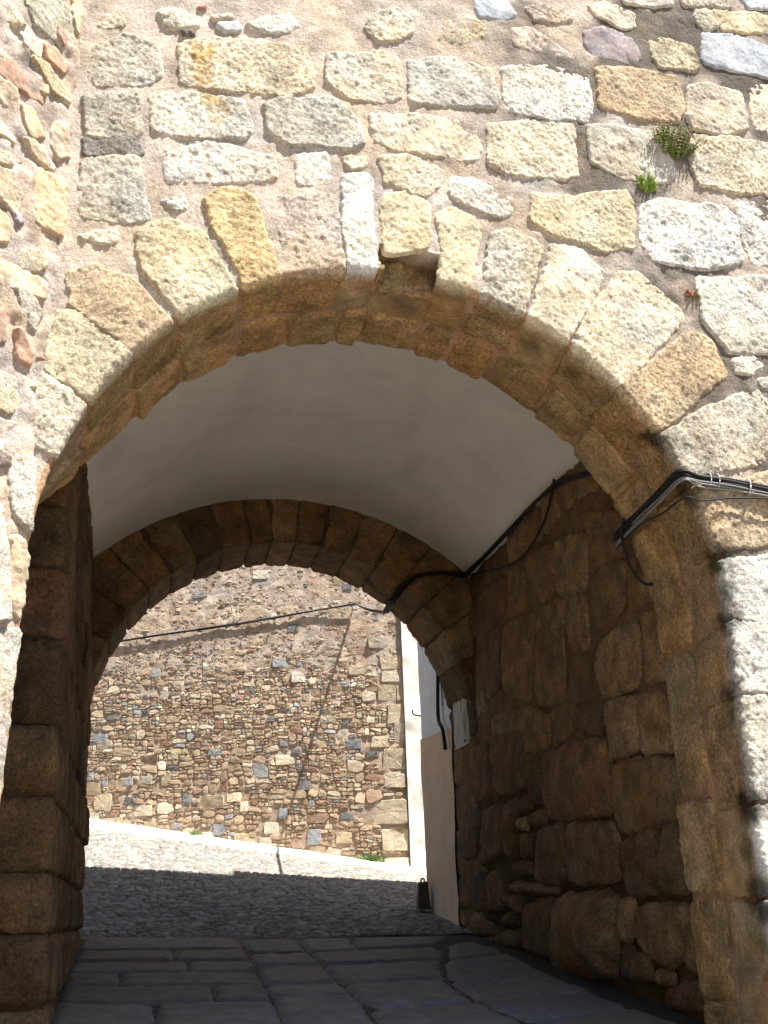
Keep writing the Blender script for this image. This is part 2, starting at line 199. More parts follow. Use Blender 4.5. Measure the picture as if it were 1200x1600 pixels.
M_GREYC = plain('grey_cable_sheath', (.20, .20, .205), .5)
M_WHITE = plain('white_plastic_tie', (.5, .5, .48), .5)
M_IRON = plain('rusty_iron', (.07, .045, .035), .8, .3, .3)

PAL = {'w': (.60, .57, .50), 'W': (.64, .63, .60), 'c': (.57, .51, .40), 'y': (.55, .475, .33), 'Y': (.53, .42, .25), 'g': (.47, .43, .355), 'o': (.52, .40, .26), 'O': (.54, .38, .20),
       't': (.46, .365, .25), 'r': (.32, .18, .125), 'R': (.22, .125, .095), 'b': (.38, .40, .43), 'p': (.26, .225, .235), 'k': (.22, .20, .175), 'q': (.50, .42, .355),
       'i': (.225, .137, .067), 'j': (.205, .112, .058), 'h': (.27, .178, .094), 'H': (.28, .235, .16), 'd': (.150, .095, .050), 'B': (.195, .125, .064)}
SOFFIT_SHADE = np.array((.345, .215, .090))  # brown of the shaded, bounce-lit soffit, put into the stone colour

# ------------------------------------------------------------------ surfaces: (a, b) -> point and outward normal
ROT = .073
U = np.array((math.cos(ROT), math.sin(ROT), 0)); NF = np.array((math.sin(ROT), -math.cos(ROT), 0)); ZH = np.array((0, 0, 1.)); YH = np.array((0, 1., 0))
def col1(a): return np.asarray(a, float)[:, None]
def M_front(a, b): return col1(a)*U+col1(b)*ZH, np.broadcast_to(NF, (len(a), 3))
def fold(s, w, R, cx, cz, e, face_n, axis, y0=0., rc=.035, splay=None, notch=False):
    """arch that folds from its face (w > 0, radial) over a rounded arris into its soffit (w < 0, depth)"""
    s = np.asarray(s, float); w = np.asarray(w, float)
    q = math.pi/2*R; an = np.clip(s, -q, q)/R; dn = np.maximum(np.abs(s)-q, 0)
    O = col1(np.sin(an))*e+col1(np.cos(an))*ZH
    C = (cx*e+cz*ZH)+O*R-col1(dn)*ZH
    Lh = rc*math.pi/4
    t = np.clip((w+Lh)/(2*Lh), 0, 1)*math.pi/2
    rad = np.where(w > Lh, w-Lh+rc, np.where(w < -Lh, 0, rc*(1-np.cos(t))))
    dep = np.where(w < -Lh, -w-Lh+rc, np.where(w > Lh, 0, rc*(1-np.sin(t))))
    if notch:
        m = (s > -.135+.02*np.sin(w*40)) & (s < .265+.02*np.sin(w*31+1)) & (w < .20)
        dep = np.where(m, np.maximum(dep, .17), dep)
    P = C+O*col1(rad)+col1(dep)*axis+y0*YH
    if splay is not None: P = P+col1(-splay(s)*dep)*e
    N = face_n*col1(np.sin(t))-O*col1(np.cos(t))
    return P, N
def splay_left(s): return .42*smooth((-s-1.9)/1.2)
def M_arch(s, w): return fold(s, w, 2.0, 0, 0, U, NF, YH, splay=splay_left)
def M_archn(s, w): return fold(s, w, 2.0, 0, 0, U, NF, YH, splay=splay_left, notch=True)
XH = np.array((1., 0, 0))
REAR_Y0, REAR_Y1 = 5.5, 6.3
def M_rear(s, w): return fold(s, w, 2.02, .03, .15, XH, -YH, YH, y0=REAR_Y0, rc=.03)
XR = 2.05
def M_right(a, b): return np.stack([np.full(len(a), XR), a, b], -1), np.broadcast_to(-XH, (len(a), 3))
def pier_x(z): return -1.93-.05*np.asarray(z)
PIER_Y = 1.25
def M_pier(z, w):
    z = np.asarray(z, float); w = np.asarray(w, float); rc = .05; Lh = rc*math.pi/4
    t = np.clip((w+Lh)/(2*Lh), 0, 1)*math.pi/2
    x = pier_x(z)-np.where(w > Lh, w-Lh+rc, np.where(w < -Lh, 0, rc*(1-np.cos(t))))
    y = PIER_Y+np.where(w < -Lh, -w-Lh+rc, np.where(w > Lh, 0, rc*(1-np.sin(t))))
    return np.stack([x, y, z], -1), XH*col1(np.cos(t))-YH*col1(np.sin(t))
TH = ROT+math.radians(45)
BD = np.array((-math.cos(TH), -math.sin(TH), 0)); BN = np.array((math.sin(TH), -math.cos(TH), 0))
def M_butt(a, b): return -2.03*U+col1(a)*BD+col1(b)*ZH, np.broadcast_to(BN, (len(a), 3))
FT = np.array((.97527, -.22101, 0)); FO = np.array((2.826, 12.472, 0)); FN = np.array((-.22101, -.97527, 0))
def M_far(a, b): return FO+col1(a)*FT+col1(b)*ZH, np.broadcast_to(FN, (len(a), 3))
def ground(x, y):
    x = np.clip(np.asarray(x, float), -9, 6); y = np.asarray(y, float)
    zf = -2.32+.1*(np.minimum(y, 6.3)-.9)
    yw = 13.617-.2266*(x+2.226); zb = -.113-.1617*(x+2.226)
    t = np.clip((y-6.3)/(yw-6.3), 0, 1.6)
    return np.where(y > 6.3, zf+(zb-zf)*t, zf)
def M_floor(a, b): return np.stack([a, b, ground(a, b)], -1), np.broadcast_to(ZH, (len(a), 3))

# ------------------------------------------------------------------ one stone
def resample(P, h):
    Q = np.vstack([P, P[:1]]); d = np.r_[0, np.cumsum(np.linalg.norm(np.diff(Q, axis=0), axis=1))]
    n = max(10, int(d[-1]/h)); t = np.arange(n)/n*d[-1]
    return np.stack([np.interp(t, d, Q[:, 0]), np.interp(t, d, Q[:, 1])], -1)
def chaikin(P, r=.2, n=2):
    for _ in range(n):
        Q = np.roll(P, -1, 0); P = np.stack([P*(1-r)+Q*r, P*r+Q*(1-r)], 1).reshape(-1, 2)
    return P
SEED = [0]
SKEW = np.linalg.qr(np.array([[.8, .35, -.5], [.2, .9, .4], [.55, -.4, .75]]))[0]
def poly_dist(Q, P):
    A = P; B = np.roll(P, -1, 0); d = B-A; L2 = (d*d).sum(1)+1e-12
    t = np.clip(((Q[:, None]-A[None])*d[None]).sum(2)/L2, 0, 1)
    return np.sqrt((((A[None]+d[None]*t[..., None])-Q[:, None])**2).sum(2).min(1))
def inside(Q, P):
    x, y = Q[:, 0][:, None], Q[:, 1][:, None]; A = P; B = np.roll(P, -1, 0)
    c = ((A[:, 1] > y) != (B[:, 1] > y)) & (x < (B[:, 0]-A[:, 0])*(y-A[:, 1])/(B[:, 1]-A[:, 1]+1e-15)+A[:, 0])
    return c.sum(1) % 2 == 1
def stone_geo(poly, M, h=.014, proud=.015, sink=.03, edge=.03, bulge=.01, amp=.008, fr=9, jit=.012, tilt=.01, rnd=.1, fine=.004, grow=.012):
    SEED[0] += 1; s = SEED[0]; rg = np.random.default_rng(s)
    P = np.asarray(poly, float)
    if np.sum(P[:, 0]*np.roll(P[:, 1], -1)-P[:, 1]*np.roll(P[:, 0], -1)) < 0: P = P[::-1]
    P = resample(chaikin(P, rnd), h)
    P3 = np.c_[P, np.full(len(P), s*3.7)]
    T = np.roll(P, -1, 0)-np.roll(P, 1, 0); T /= np.linalg.norm(T, axis=1)[:, None]+1e-9; ON = np.stack([T[:, 1], -T[:, 0]], -1)
    P = P+ON*(grow+jit*(fbm(P3, 7, 2, 11)+.6*fbm(P3, 30, 2, 23)))[:, None]
    n = len(P); lo, hi = P.min(0), P.max(0)
    gx, gy = np.meshgrid(np.arange(lo[0]+h/2, hi[0], h), np.arange(lo[1]+h/2, hi[1], h), indexing='ij')
    G = np.stack([gx.ravel(), gy.ravel()], -1); G = G+rg.uniform(-.28, .28, G.shape)*h
    G = G[inside(G, P)]
    dG = poly_dist(G, P) if len(G) else np.zeros(0); k = dG > h*.45; G = G[k]; dG = dG[k]
    ab = np.vstack([P, G]); d = np.r_[np.zeros(n), dG]
    res = delaunay_2d_cdt([Vector(v) for v in ab], [(i, (i+1) % n) for i in range(n)], [], 1, 1e-7)
    if len(res[0]) != len(ab):
        ab = np.array([tuple(v) for v in res[0]]); d = poly_dist(ab, P)
    t = np.array(res[2], np.int32).reshape(-1, 3); c = ab.mean(0); dm = max(d.max(), 1e-4); rr = 1-d/dm
    X, N = M(ab[:, 0], ab[:, 1])
    tl = ((ab-c)/max(np.ptp(ab, axis=0).max()/2, .01))@np.array([random.uniform(-1, 1), random.uniform(-1, 1)])*tilt
    k = np.clip(d/edge, 0, 1); prof = 1-(1-k)**2
    rock = fbm(X+s*1.7, fr, 3, s, .5)
    off = -sink+(sink+proud)*prof+(bulge*(1-rr*rr)+tl)*prof+(rock*amp+(fbm(X@SKEW, 52, 2, s+5)*fine if fine else 0))*(.3+.7*prof)
    V = X+N*off[:, None]
    return V, np.zeros((0, 4), np.int32), t, ab, X
def orient(V, q, t, N):
    a = V[q][:, :3] if len(q) else V[t]
    if np.cross(a[:, 1]-a[:, 0], a[:, 2]-a[:, 0]).sum(0)@N < 0: q = q[:, ::-1]; t = t[:, ::-1]
    return q, t
def shade(base, X, s, amt=.16, warm=.06):
    f = 1+amt*fbm(X, 6, 3, s); g = fbm(X, 3.1, 2, s+3)*warm
    return np.asarray(base)*np.stack([f*(1+g), f, f*(1-g*1.4)], -1)
def put_stone(name, poly, M, mat, parent, colf, **k):
    V, q, t, ab, X = stone_geo(poly, M, **k)
    _, N = M(ab[-1:, 0], ab[-1:, 1]); q, t = orient(V, q, t, N[0])
    return link(name, mesh(name, V, q, t, colf(V, ab)), mat, parent)

# dark lichen and damp streaks that grow where the front arch leaks, orange rust streak, moss
def P1(M, a, b): return M(np.array([a], float), np.array([b], float))[0][0]
STAINS = [(P1(M_arch, s, w), r, k) for s, w, r, k in
          [(1.95, -.05, .11, .25), (2.36, -.02, .12, .3), (2.82, -.04, .10, .28), (3.2, -.06, .12, .22), (3.64, -.08, .12, .22), (4.26, -.05, .13, .2), (4.77, -.04, .14, .2),
           (3.0, .02, .07, .35), (1.3, -.2, .1, .55), (.95, -.25, .12, .55), (-.6, -.36, .12, .6), (-1.2, -.4, .12, .6), (-1.6, -.4, .12, .6), (4.5, -.1, .1, .5), (3.42, -.02, .08, .4)]]
def stain(X, C):
    for c, r, k in STAINS:
        d = np.linalg.norm(X-c, axis=1)/r
        w = smooth(1.25-d+.5*fbm(X, 11, 3, 77))
        C = C*col1(1-w*(1-k))
    c = P1(M_arch, 2.86, -.03); w = smooth(1.3-np.linalg.norm(X-c, axis=1)/.06+.4*fbm(X, 20, 2, 3))
    return C*(1-col1(w))+np.array((.07, .085, .02))*col1(w)
def orange(X):
    u = X@U; z = X[:, 2]; c = np.interp(z, [2.45, 2.75, 2.95, 3.15, 3.5], [-1.23, -1.24, -1.2, -1.27, -1.30]); w = np.interp(z, [2.45, 2.95, 3.2, 3.5], [.07, .06, .14, .14])
    e = w-np.abs(u-c)+.075*fbm(X, 7, 4, 9)
    return smooth(e/.07)*smooth((z-2.42)/.12)*smooth((3.55-z)/.12)*np.clip(.55+.6*fbm(X, 16, 3, 4), .15, .85)
def front_cols(base):
    def f(X, ab):
        C = shade(base, X, SEED[0], .18)
        u = X@U; z = X[:, 2]
        m = orange(X)
        C = C*(1-col1(m))+np.array((.52, .335, .13))*col1(m)
        # black crust on the upper ledges of the right-hand courses
        k = smooth(fbm(X, 3.0, 3, 61)*1.3-.62)*smooth((u-.6)/1.2)
        C = C*col1(1-.6*k)
        return stain(X, C)
    return f
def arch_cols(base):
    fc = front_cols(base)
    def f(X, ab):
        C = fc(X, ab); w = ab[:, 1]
        k = smooth((-w-.0)/.10)*.85  # painted shade: stone colour turns darker and browner past the arris
        O = stain(X, shade(SOFFIT_SHADE*random.uniform(.85, 1.15), X, SEED[0]+9, .28, .12))
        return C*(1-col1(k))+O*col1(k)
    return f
def inner_cols(base, amt=.25): return lambda X, ab: shade(base, X, SEED[0], amt, .1)
def mortar_cols(X):
    u = X@U; z = X[:, 2]
    C = shade((.455, .385, .322), X, 5, .22, .05)
    g = smooth(fbm(X, 1.1, 3, 8)*1.2+.1); C = C*(1-col1(g*.6))+np.array((.36, .315, .275))*col1(g*.6)
    k = smooth(fbm(X, 2.3, 4, 31)*1.5+.3+.4*smooth((u-.9)/1.3))*smooth((u-.1)/1.2)
    C = C*col1(1-.68*k)
    m = orange(X)*.45; C = C*(1-col1(m))+np.array((.48, .32, .14))*col1(m)
    return stain(X, C)

# ================================================================== THE SETTING: street
def sheet(name, xs, ys, zf, mat, colf=None, **k):
    gx, gy = np.meshgrid(xs, ys, indexing='ij'); X = gx.ravel(); Y = gy.ravel()
    V = np.stack([X, Y, zf(X, Y)], -1)
    return link(name, mesh(name, V, grid_faces(len(xs), len(ys)), None, colf(V) if colf else None), mat, **k)
def street_z(x, y):
    return ground(x, y)-.035+.012*fbm(np.stack([x, y, 0*x], -1), .9, 3, 2)
sheet('street', np.r_[-60, -30, -15, np.arange(-9, 9.1, .25), 15, 30, 60], np.r_[-60, -30, -15, np.arange(-9, 16.1, .25), 20, 30, 60], street_z, M_STREET, kind='structure')

pf = sheet('passage_floor', np.arange(-2.3, 2.31, .1), np.arange(-3.0, 6.01, .1), lambda x, y: ground(x, y)-.016+.006*fbm(np.stack([x, y, 0*x], -1), 6, 3, 4),
           M_FLAG, lambda V: shade((.025, .024, .022), V, 3), kind='structure')
for v in FLOOR:
    b = np.array((.138, .136, .136))*random.uniform(.8, 1.15)
    put_stone('flagstone', np.array(v, float).reshape(-1, 2)/1000, M_floor, M_FLAG, pf, inner_cols(b, .15), h=.045, proud=.010, sink=.02, edge=.014, bulge=.003, amp=.005, fr=3, jit=.010, tilt=.006, rnd=.04, fine=0, grow=.007)
y = .52
while y > -2.6:
    hgt = random.uniform(.5, .75); x = -1.85
    while x < 1.75:
        wd = min(random.uniform(.6, 1.1), 1.86-x)
        put_stone('flagstone', [(x+.015, y-hgt+.015), (x+wd-.015, y-hgt+.015), (x+wd-.015, y-.015), (x+.015, y-.015)], M_floor, M_FLAG, pf, inner_cols(np.array((.138, .136, .136))*random.uniform(.8, 1.15), .15),
                  h=.06, proud=.012, sink=.02, edge=.035, bulge=.006, amp=.006, fr=4, jit=.012, tilt=.006, rnd=.07, fine=0); x += wd
    y -= hgt

# cobbles of the street beyond the gate: far too many to count
def cobbles():
    V = []; Q = []; C = []; n = 0
    rng = np.random.default_rng(5)
    y = 5.75; row = 0
    tmpl = np.array([(-1, -1, -.6), (1, -1, -.6), (1, 1, -.6), (-1, 1, -.6), (-.62, -.62, .9), (.62, -.62, .9), (.62, .62, .9), (-.62, .62, .9)])
    fq = np.array([(0, 1, 5, 4), (1, 2, 6, 5), (2, 3, 7, 6), (3, 0, 4, 7), (4, 5, 6, 7)])
    while y < 13.9:
        x = -6.5+rng.uniform(0, .1)
        while x < 3.6:
            w = rng.uniform(.07, .15)
            if y < 13.617-.2266*(x+2.226)-.38 and not (y < 6.0 and abs(x) > 2.2) and x < 3.3:
                c = tmpl*np.array((w/2-.004, .047, .010+rng.uniform(-.005, .006)))+rng.normal(0, .004, (8, 3)); 
                a = rng.normal(0, .12); ca, sa = math.cos(a), math.sin(a)
                px = x+w/2+c[:, 0]*ca-c[:, 1]*sa; py = y+rng.normal(0, .008)+c[:, 0]*sa+c[:, 1]*ca
                V.append(np.stack([px, py, ground(px, py)-.012+c[:, 2]+.012*math.sin(x*1.3+y)], -1)); Q.append(fq+n); n += 8
                C.append(np.tile(np.array((.21, .20, .19))*rng.uniform(.65, 1.25)*np.array((1, rng.uniform(.95, 1.02), rng.uniform(.88, 1.02))), (8, 1)))
            x += w
        y += .1
    link('cobbles', mesh('cobbles', np.concatenate(V), np.concatenate(Q), None, np.concatenate(C)), M_COBBLE, kind='stuff', label='grey street cobbles laid beyond the gate', cat='cobbles')
cobbles()
# pale paved strip along the foot of the rubble wall
def strip():
    mb = MB(); a = np.linspace(-9, .6, 40)
    prof = [(.42, -.12), (.40, .045), (.36, .06), (-.05, .075)]
    V = []
    for k in a:
        for d, h in prof:
            p = FO+FT*k+FN*d; V.append((p[0], p[1], ground(np.array([p[0]]), np.array([p[1]]))[0]+h+.006*math.sin(k*7+d*9)))
    mb.add(V, grid_faces(len(a), 4)[:, ::-1])
    mb.build('pavement', stone_mat('pale_paving', flat=(.62, .60, .56), grain=30, contrast=.15, bump=.006, bscale=30), flat=False, kind='structure')
strip()

# ================================================================== THE GATE
gate = link('city_gate', None, None, label='old stone town gate with a round granite arch and white plastered vault', cat='gate')
gate.location = (0, 0, 0)
q0 = math.pi
# mortar of the front wall, folding over the arris into the soffit
def mortar_front():
    s = np.r_[np.arange(-5.5, -.21, .022), np.arange(-.2, .33, .01), np.arange(.34, 6.0, .022)]
    w = np.unique(np.r_[np.arange(.03, 3.9, .024), np.arange(3.9, 6.0, .2), .185, .195, .2, .205, .215])
    for name, ww in (('front_wall', w), ('front_arch', np.unique(np.r_[np.linspace(-.03, .03, 9), -np.arange(.05, .85, .022), -.84]))):
        gs, gw = np.meshgrid(s, ww, indexing='ij'); gs = gs.ravel(); gw = gw.ravel()
        X, N = M_archn(gs, gw)
        off = fbm(X, 4, 3, 3)*.007+fbm(X@SKEW, 28, 3, 8)*.0055-.0035
        V = X+N*off[:, None]
        C = mortar_cols(V)
        if name == 'front_arch':
            k = .75; O = stain(V, shade((.36, .205, .10), V, 15, .3, .1)); C = C*(1-k)+O*k  # soffit shade painted into the mortar as well
        nt = (gs > -.14) & (gs < .27) & (gw < .2)
        C[nt] = shade((.30, .205, .11), V[nt], 2, .3)
        f = grid_faces(len(s), len(ww))
        a = V[f[len(f)//2]]; nn = np.cross(a[1]-a[0], a[2]-a[0])
        if nn@N[f[len(f)//2][0]] < 0: f = f[:, ::-1]
        yield link(name, mesh(name, V, f, None, C), M_MORTAR, gate)
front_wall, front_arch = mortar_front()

fr = polys(FRONT); boxes = [(p[:, 0].min(), p[:, 0].max(), p[:, 1].min(), p[:, 1].max()) for _, p in fr]
for k, p in fr:
    sch = k in 'brRp' ; small = np.ptp(p[:, 0])*np.ptp(p[:, 1]) < .035
    put_stone('stone', p, M_front, M_SCHIST if sch else random.choice(GRANITES), front_wall, front_cols(PAL[k]), h=.012 if not small else .01, proud=.002 if k == 'q' else .0055+random.uniform(-.005, .005), sink=.013, edge=.016,
              bulge=.003, amp=.007 if not sch else .006, fr=7, jit=.009, tilt=.006, fine=.0045 if not sch else .0015, rnd=.04 if not small else .12, grow=.024 if not small else .012)
# courses that go on past the frame
vb = []
for k, p in polys(VOUS):
    an = np.clip(p[:, 0], -q0, q0)/2; r = 2+p[:, 1]; u = np.sin(an)*r; z = np.cos(an)*r-np.maximum(np.abs(p[:, 0])-q0, 0); vb.append((u.min(), u.max(), z.min(), z.max()))
z = -2.3; row = 0
while z < 5.7:
    hh = random.uniform(.26, .36); u = -1.9+random.uniform(0, .3)
    while u < 4.6:
        w = random.uniform(.3, .75); z1 = z+hh; c = (u, u+w, z, z1)
        hit = any(c[0] < b[1]+.01 and c[1] > b[0]-.01 and c[2] < b[3]+.01 and c[3] > b[2]-.01 for b in boxes+vb)
        if not hit and (math.hypot(max(abs(u)-0, 0) if u > 0 else min(abs(u), abs(u+w)), max(z, 0)) > 2.75 or (z < 0 and u > 2.7)) and (z > 4.35 or u > 2.5):
            put_stone('stone', [(u+.02, z+.02), (u+w-.02, z+.015), (u+w-.025, z1-.02), (u+.02, z1-.02)], M_front, M_GRANITE, front_wall, front_cols(PAL[random.choice('wcccgyg')]), h=.03, proud=.015, sink=.025, edge=.025, amp=.010, fr=7, jit=.014, fine=.005, rnd=.05, grow=.012)
        u += w
    z += hh

for k, p in polys(VOUS):
    d1 = random.uniform(.37, .46); p = p.copy(); p[:, 1] = np.where(p[:, 1] < .14, -d1+np.random.default_rng(len(p)).uniform(-.015, .015, len(p)), p[:, 1])
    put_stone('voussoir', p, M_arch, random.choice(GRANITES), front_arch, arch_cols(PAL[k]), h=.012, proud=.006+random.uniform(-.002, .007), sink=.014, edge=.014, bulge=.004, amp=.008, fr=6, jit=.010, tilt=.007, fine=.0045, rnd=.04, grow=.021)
# recessed core block in the broken gap at the crown
def M_gap(a, b): X, N = M_front(a, b); return X+.165*YH, N
put_stone('stone', [(-.125, 1.985), (.03, 1.985), (.04, 2.19), (-.125, 2.18)], M_gap, M_INNER, front_arch, inner_cols((.34, .25, .13)), h=.014, sink=.02, edge=.02, amp=.012)
put_stone('stone', [(.06, 1.985), (.25, 1.975), (.24, 2.2), (.07, 2.2)], M_gap, M_INNER, front_arch, inner_cols((.27, .17, .085)), h=.014, sink=.02, edge=.02, amp=.012, proud=-.0)
J = [-5.7, -5.3, -4.75, -4.2, -3.7, -3.2, -2.75, -2.25]+[x/1000 for x in BACKJ]+[5.33, 5.8]
for a, b in zip(J[:-1], J[1:]):
    d0 = -.46+random.uniform(-.02, .02); g = .022
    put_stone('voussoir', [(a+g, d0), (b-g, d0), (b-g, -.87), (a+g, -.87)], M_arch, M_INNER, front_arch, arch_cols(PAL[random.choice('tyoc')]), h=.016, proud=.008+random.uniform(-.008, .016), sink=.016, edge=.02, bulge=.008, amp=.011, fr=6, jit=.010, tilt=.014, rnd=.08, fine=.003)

# plastered vault
def vault():
    y = np.linspace(.80, REAR_Y0+.03, 60); an = np.linspace(-.80, .79, 90)
    gy, ga = np.meshgrid(y, an, indexing='ij'); gy = gy.ravel(); ga = ga.ravel()
    V = np.stack([.04+3.02*np.sin(ga), gy, -.36+3.02*np.cos(ga)], -1)
    V = V+np.stack([-np.sin(ga), 0*ga, -np.cos(ga)], -1)*(fbm(V, .9, 2, 5)*.014+.0)[:, None]
    C = shade((.78, .755, .70), V, 3, .05, .01)
    g = smooth(fbm(V*np.array((1.2, .5, 1.2)), 1.4, 4, 44)*1.4-.25); C = C*col1(1-.10*g)
    for c, r in ((( -.75, 3.2, 2.5), .13), ((.4, 2.4, 2.6), .1)):
        w = smooth(1.2-np.linalg.norm((V-np.array(c))*np.array((.6, 1.4, .4)), axis=1)/r+.5*fbm(V, 8, 2, 6)); C = C*col1(1-.12*w)
    link('vault', mesh('vault', V, grid_faces(60, 90)[:, ::-1], None, C), M_PLASTER, gate)
vault()

# passage wall on the right
def wall_grid(name, M, A, B, mat, colf, amp=.02, back=.012, parent=None, fr=4, **k):
    ga, gb = np.meshgrid(A, B, indexing='ij'); ga = ga.ravel(); gb = gb.ravel(); X, N = M(ga, gb)
    V = X+N*(fbm(X, fr, 4, 9)*amp-back)[:, None]; f = grid_faces(len(A), len(B)); a = V[f[len(f)//2]]
    if np.cross(a[1]-a[0], a[2]-a[0])@N[f[len(f)//2][0]] < 0: f = f[:, ::-1]
    return link(name, mesh(name, V, f, None, colf(V)), mat, parent, **k)
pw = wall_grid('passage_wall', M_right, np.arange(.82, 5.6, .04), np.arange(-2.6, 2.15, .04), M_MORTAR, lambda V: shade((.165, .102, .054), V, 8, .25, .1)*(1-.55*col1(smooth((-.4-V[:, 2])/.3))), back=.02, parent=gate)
for k, p in polys(RIGHT):
    lo = p[:, 1].mean() < -.4
    A = abs(np.sum(p[:, 0]*np.roll(p[:, 1], -1)-p[:, 1]*np.roll(p[:, 0], -1)))/2
    rug = lo and p[:, 0].mean() > 2.6
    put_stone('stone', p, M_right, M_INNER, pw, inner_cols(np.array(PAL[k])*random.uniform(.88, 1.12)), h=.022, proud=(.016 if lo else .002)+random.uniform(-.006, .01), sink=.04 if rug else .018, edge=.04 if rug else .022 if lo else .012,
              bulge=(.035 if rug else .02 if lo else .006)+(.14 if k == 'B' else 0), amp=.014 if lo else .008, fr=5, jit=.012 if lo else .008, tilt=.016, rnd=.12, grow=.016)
# rough blocks closing the passage wall near the front and above (partly hidden)
rb = [(p[:, 0].min(), p[:, 0].max(), p[:, 1].min(), p[:, 1].max()) for _, p in polys(RIGHT)]
for z0 in np.arange(-2.25, 1.9, .42):
    y0 = .9
    while y0 < 5.3:
        w = random.uniform(.35, .6); c = (y0, y0+w, z0, z0+.40)
        if not any(c[0] < b[1]-.03 and c[1] > b[0]+.03 and c[2] < b[3]-.03 and c[3] > b[2]+.03 for b in rb):
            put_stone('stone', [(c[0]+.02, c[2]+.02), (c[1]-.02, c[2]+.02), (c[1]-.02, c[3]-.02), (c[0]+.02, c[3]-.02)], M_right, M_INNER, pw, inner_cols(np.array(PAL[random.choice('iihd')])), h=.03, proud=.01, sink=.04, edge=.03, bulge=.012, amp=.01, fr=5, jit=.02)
        y0 += w

# left passage wall, with its end pier facing the street
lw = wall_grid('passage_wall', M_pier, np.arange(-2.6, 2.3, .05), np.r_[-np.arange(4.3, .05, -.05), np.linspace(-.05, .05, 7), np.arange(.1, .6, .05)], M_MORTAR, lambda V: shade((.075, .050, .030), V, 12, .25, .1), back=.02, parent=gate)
ZJ = [-2.55, -2.13, -1.75, -1.42, -1.0, -.59, -.05, .40, .82, 1.25, 1.68, 2.1]
for i, (z0, z1) in enumerate(zip(ZJ[:-1], ZJ[1:])):
    g = .018; ws = [.55]; first = random.choice((-.35, -.55, -.75)); ws += [first]
    while ws[-1] > -4.1: ws.append(ws[-1]-random.uniform(.4, .85))
    for j, (w1, w0) in enumerate(zip(ws[:-1], ws[1:])):
        kk = random.choice('iidjd'); zz = np.array([0, random.uniform(-.03, .03)])
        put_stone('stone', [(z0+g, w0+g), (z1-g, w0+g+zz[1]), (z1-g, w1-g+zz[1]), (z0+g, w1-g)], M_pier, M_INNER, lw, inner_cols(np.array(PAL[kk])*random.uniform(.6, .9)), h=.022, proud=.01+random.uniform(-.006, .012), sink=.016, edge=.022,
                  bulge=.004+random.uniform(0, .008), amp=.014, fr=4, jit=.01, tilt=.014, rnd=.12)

# rear arch
ra = wall_grid('rear_arch', M_rear, np.arange(-5.4, 5.41, .05), np.r_[-np.arange(.82, .04, -.05), np.linspace(-.03, .03, 5), np.arange(.06, 1.0, .05)], M_MORTAR, lambda V: shade((.085, .055, .032), V, 21, .25, .1), back=.015, parent=gate)
s = -5.4
rs = np.array([-5.4, -4.9, -4.4, -3.9, -3.45, -3.05, -2.65, -2.3, -1.95, -1.62, -1.32, -1.02, -.72, -.42, -.18, .08, .36, .68, 1.0, 1.34, 1.68, 2.02, 2.4, 2.8, 3.2, 3.65, 4.1, 4.6, 5.1, 5.4])
for a, b in zip(rs[:-1], rs[1:]):
    g = .02; d = -.86
    put_stone('voussoir', [(a+g, d), (b-g, d), (b-g, .62+random.uniform(-.1, .1)), (a+g, .62+random.uniform(-.1, .1))], M_rear, M_INNER, ra, inner_cols(np.array(PAL[random.choice('iidih')])*random.uniform(.75, .95)), h=.03, proud=.006+random.uniform(-.002, .003), sink=.012, edge=.016,
              bulge=.0, amp=.008, fr=4, jit=.006, tilt=.003, rnd=.04, grow=.014)
# spandrel blocks beside the rear arch, rear face and an unseen upper mass added to shade the road
TOP = 11.6  # unseen height, chosen for where its shadow ends on the road
mb = MB()
sA = np.linspace(-5.4, 5.4, 60)
X0, _ = fold(sA, np.full(60, .04), 2.02, .03, .15, XH, -YH, YH, y0=REAR_Y1, rc=.03); X1, _ = fold(sA, np.full(60, 2.2), 2.02, .03, .15, XH, -YH, YH, y0=REAR_Y1, rc=.03)
mb.add(np.concatenate([X0, X1]), [(i, i+1, 61+i, 60+i) for i in range(59)])
def prism(mb, u0, u1, z0, z1, d0=.05, y1=6.28):
    a = u0*U+d0*YH; b = u1*U+d0*YH; mb.hexa([(a[0], a[1], z0), (b[0], b[1], z0), (b[0], y1, z0), (a[0], y1, z0)], [(a[0], a[1], z1), (b[0], b[1], z1), (b[0], y1, z1), (a[0], y1, z1)])
prism(mb, -9, -2.75, -3.2, TOP); prism(mb, 2.75, 9, -3.2, TOP); prism(mb, -2.75, 2.75, 3.0, TOP)
mb.build('gate_mass_added_top', M_RUBMORT, gate, cols=lambda V: shade((.40, .33, .26), V, 4))

# ================================================================== splayed wall on the left
butt = link('buttress_wall', None, None, label='sunlit rubble buttress wall of schist slabs angled beside the arch', cat='wall')
def butt_cols(V):
    C = shade((.46, .375, .31), V, 6, .25, .09); k = smooth(fbm(V, 7, 4, 19)*1.5-.3); return C*col1(1-.5*k)
bw = wall_grid('wall', M_butt, np.arange(-.02, 2.8, .025), np.arange(-3.3, 5.6, .025), M_MORTAR, butt_cols, amp=.02, back=.0, parent=butt, fr=10)
mb = MB(); c0 = -2.03*U+.02*YH; c1 = c0+BD*2.8; mb.hexa([(c0[0], c0[1]+.1, -3.3), (c1[0], c1[1]+.1, -3.3), (-6, -1.2, -3.3), (-6, .6, -3.3)][::-1], [(c0[0], c0[1]+.1, 5.55), (c1[0], c1[1]+.1, 5.55), (-6, -1.2, 5.55), (-6, .6, 5.55)][::-1])
mb.build('core', M_RUBMORT, butt, cols=lambda V: shade((.40, .33, .26), V, 4))
bb = []
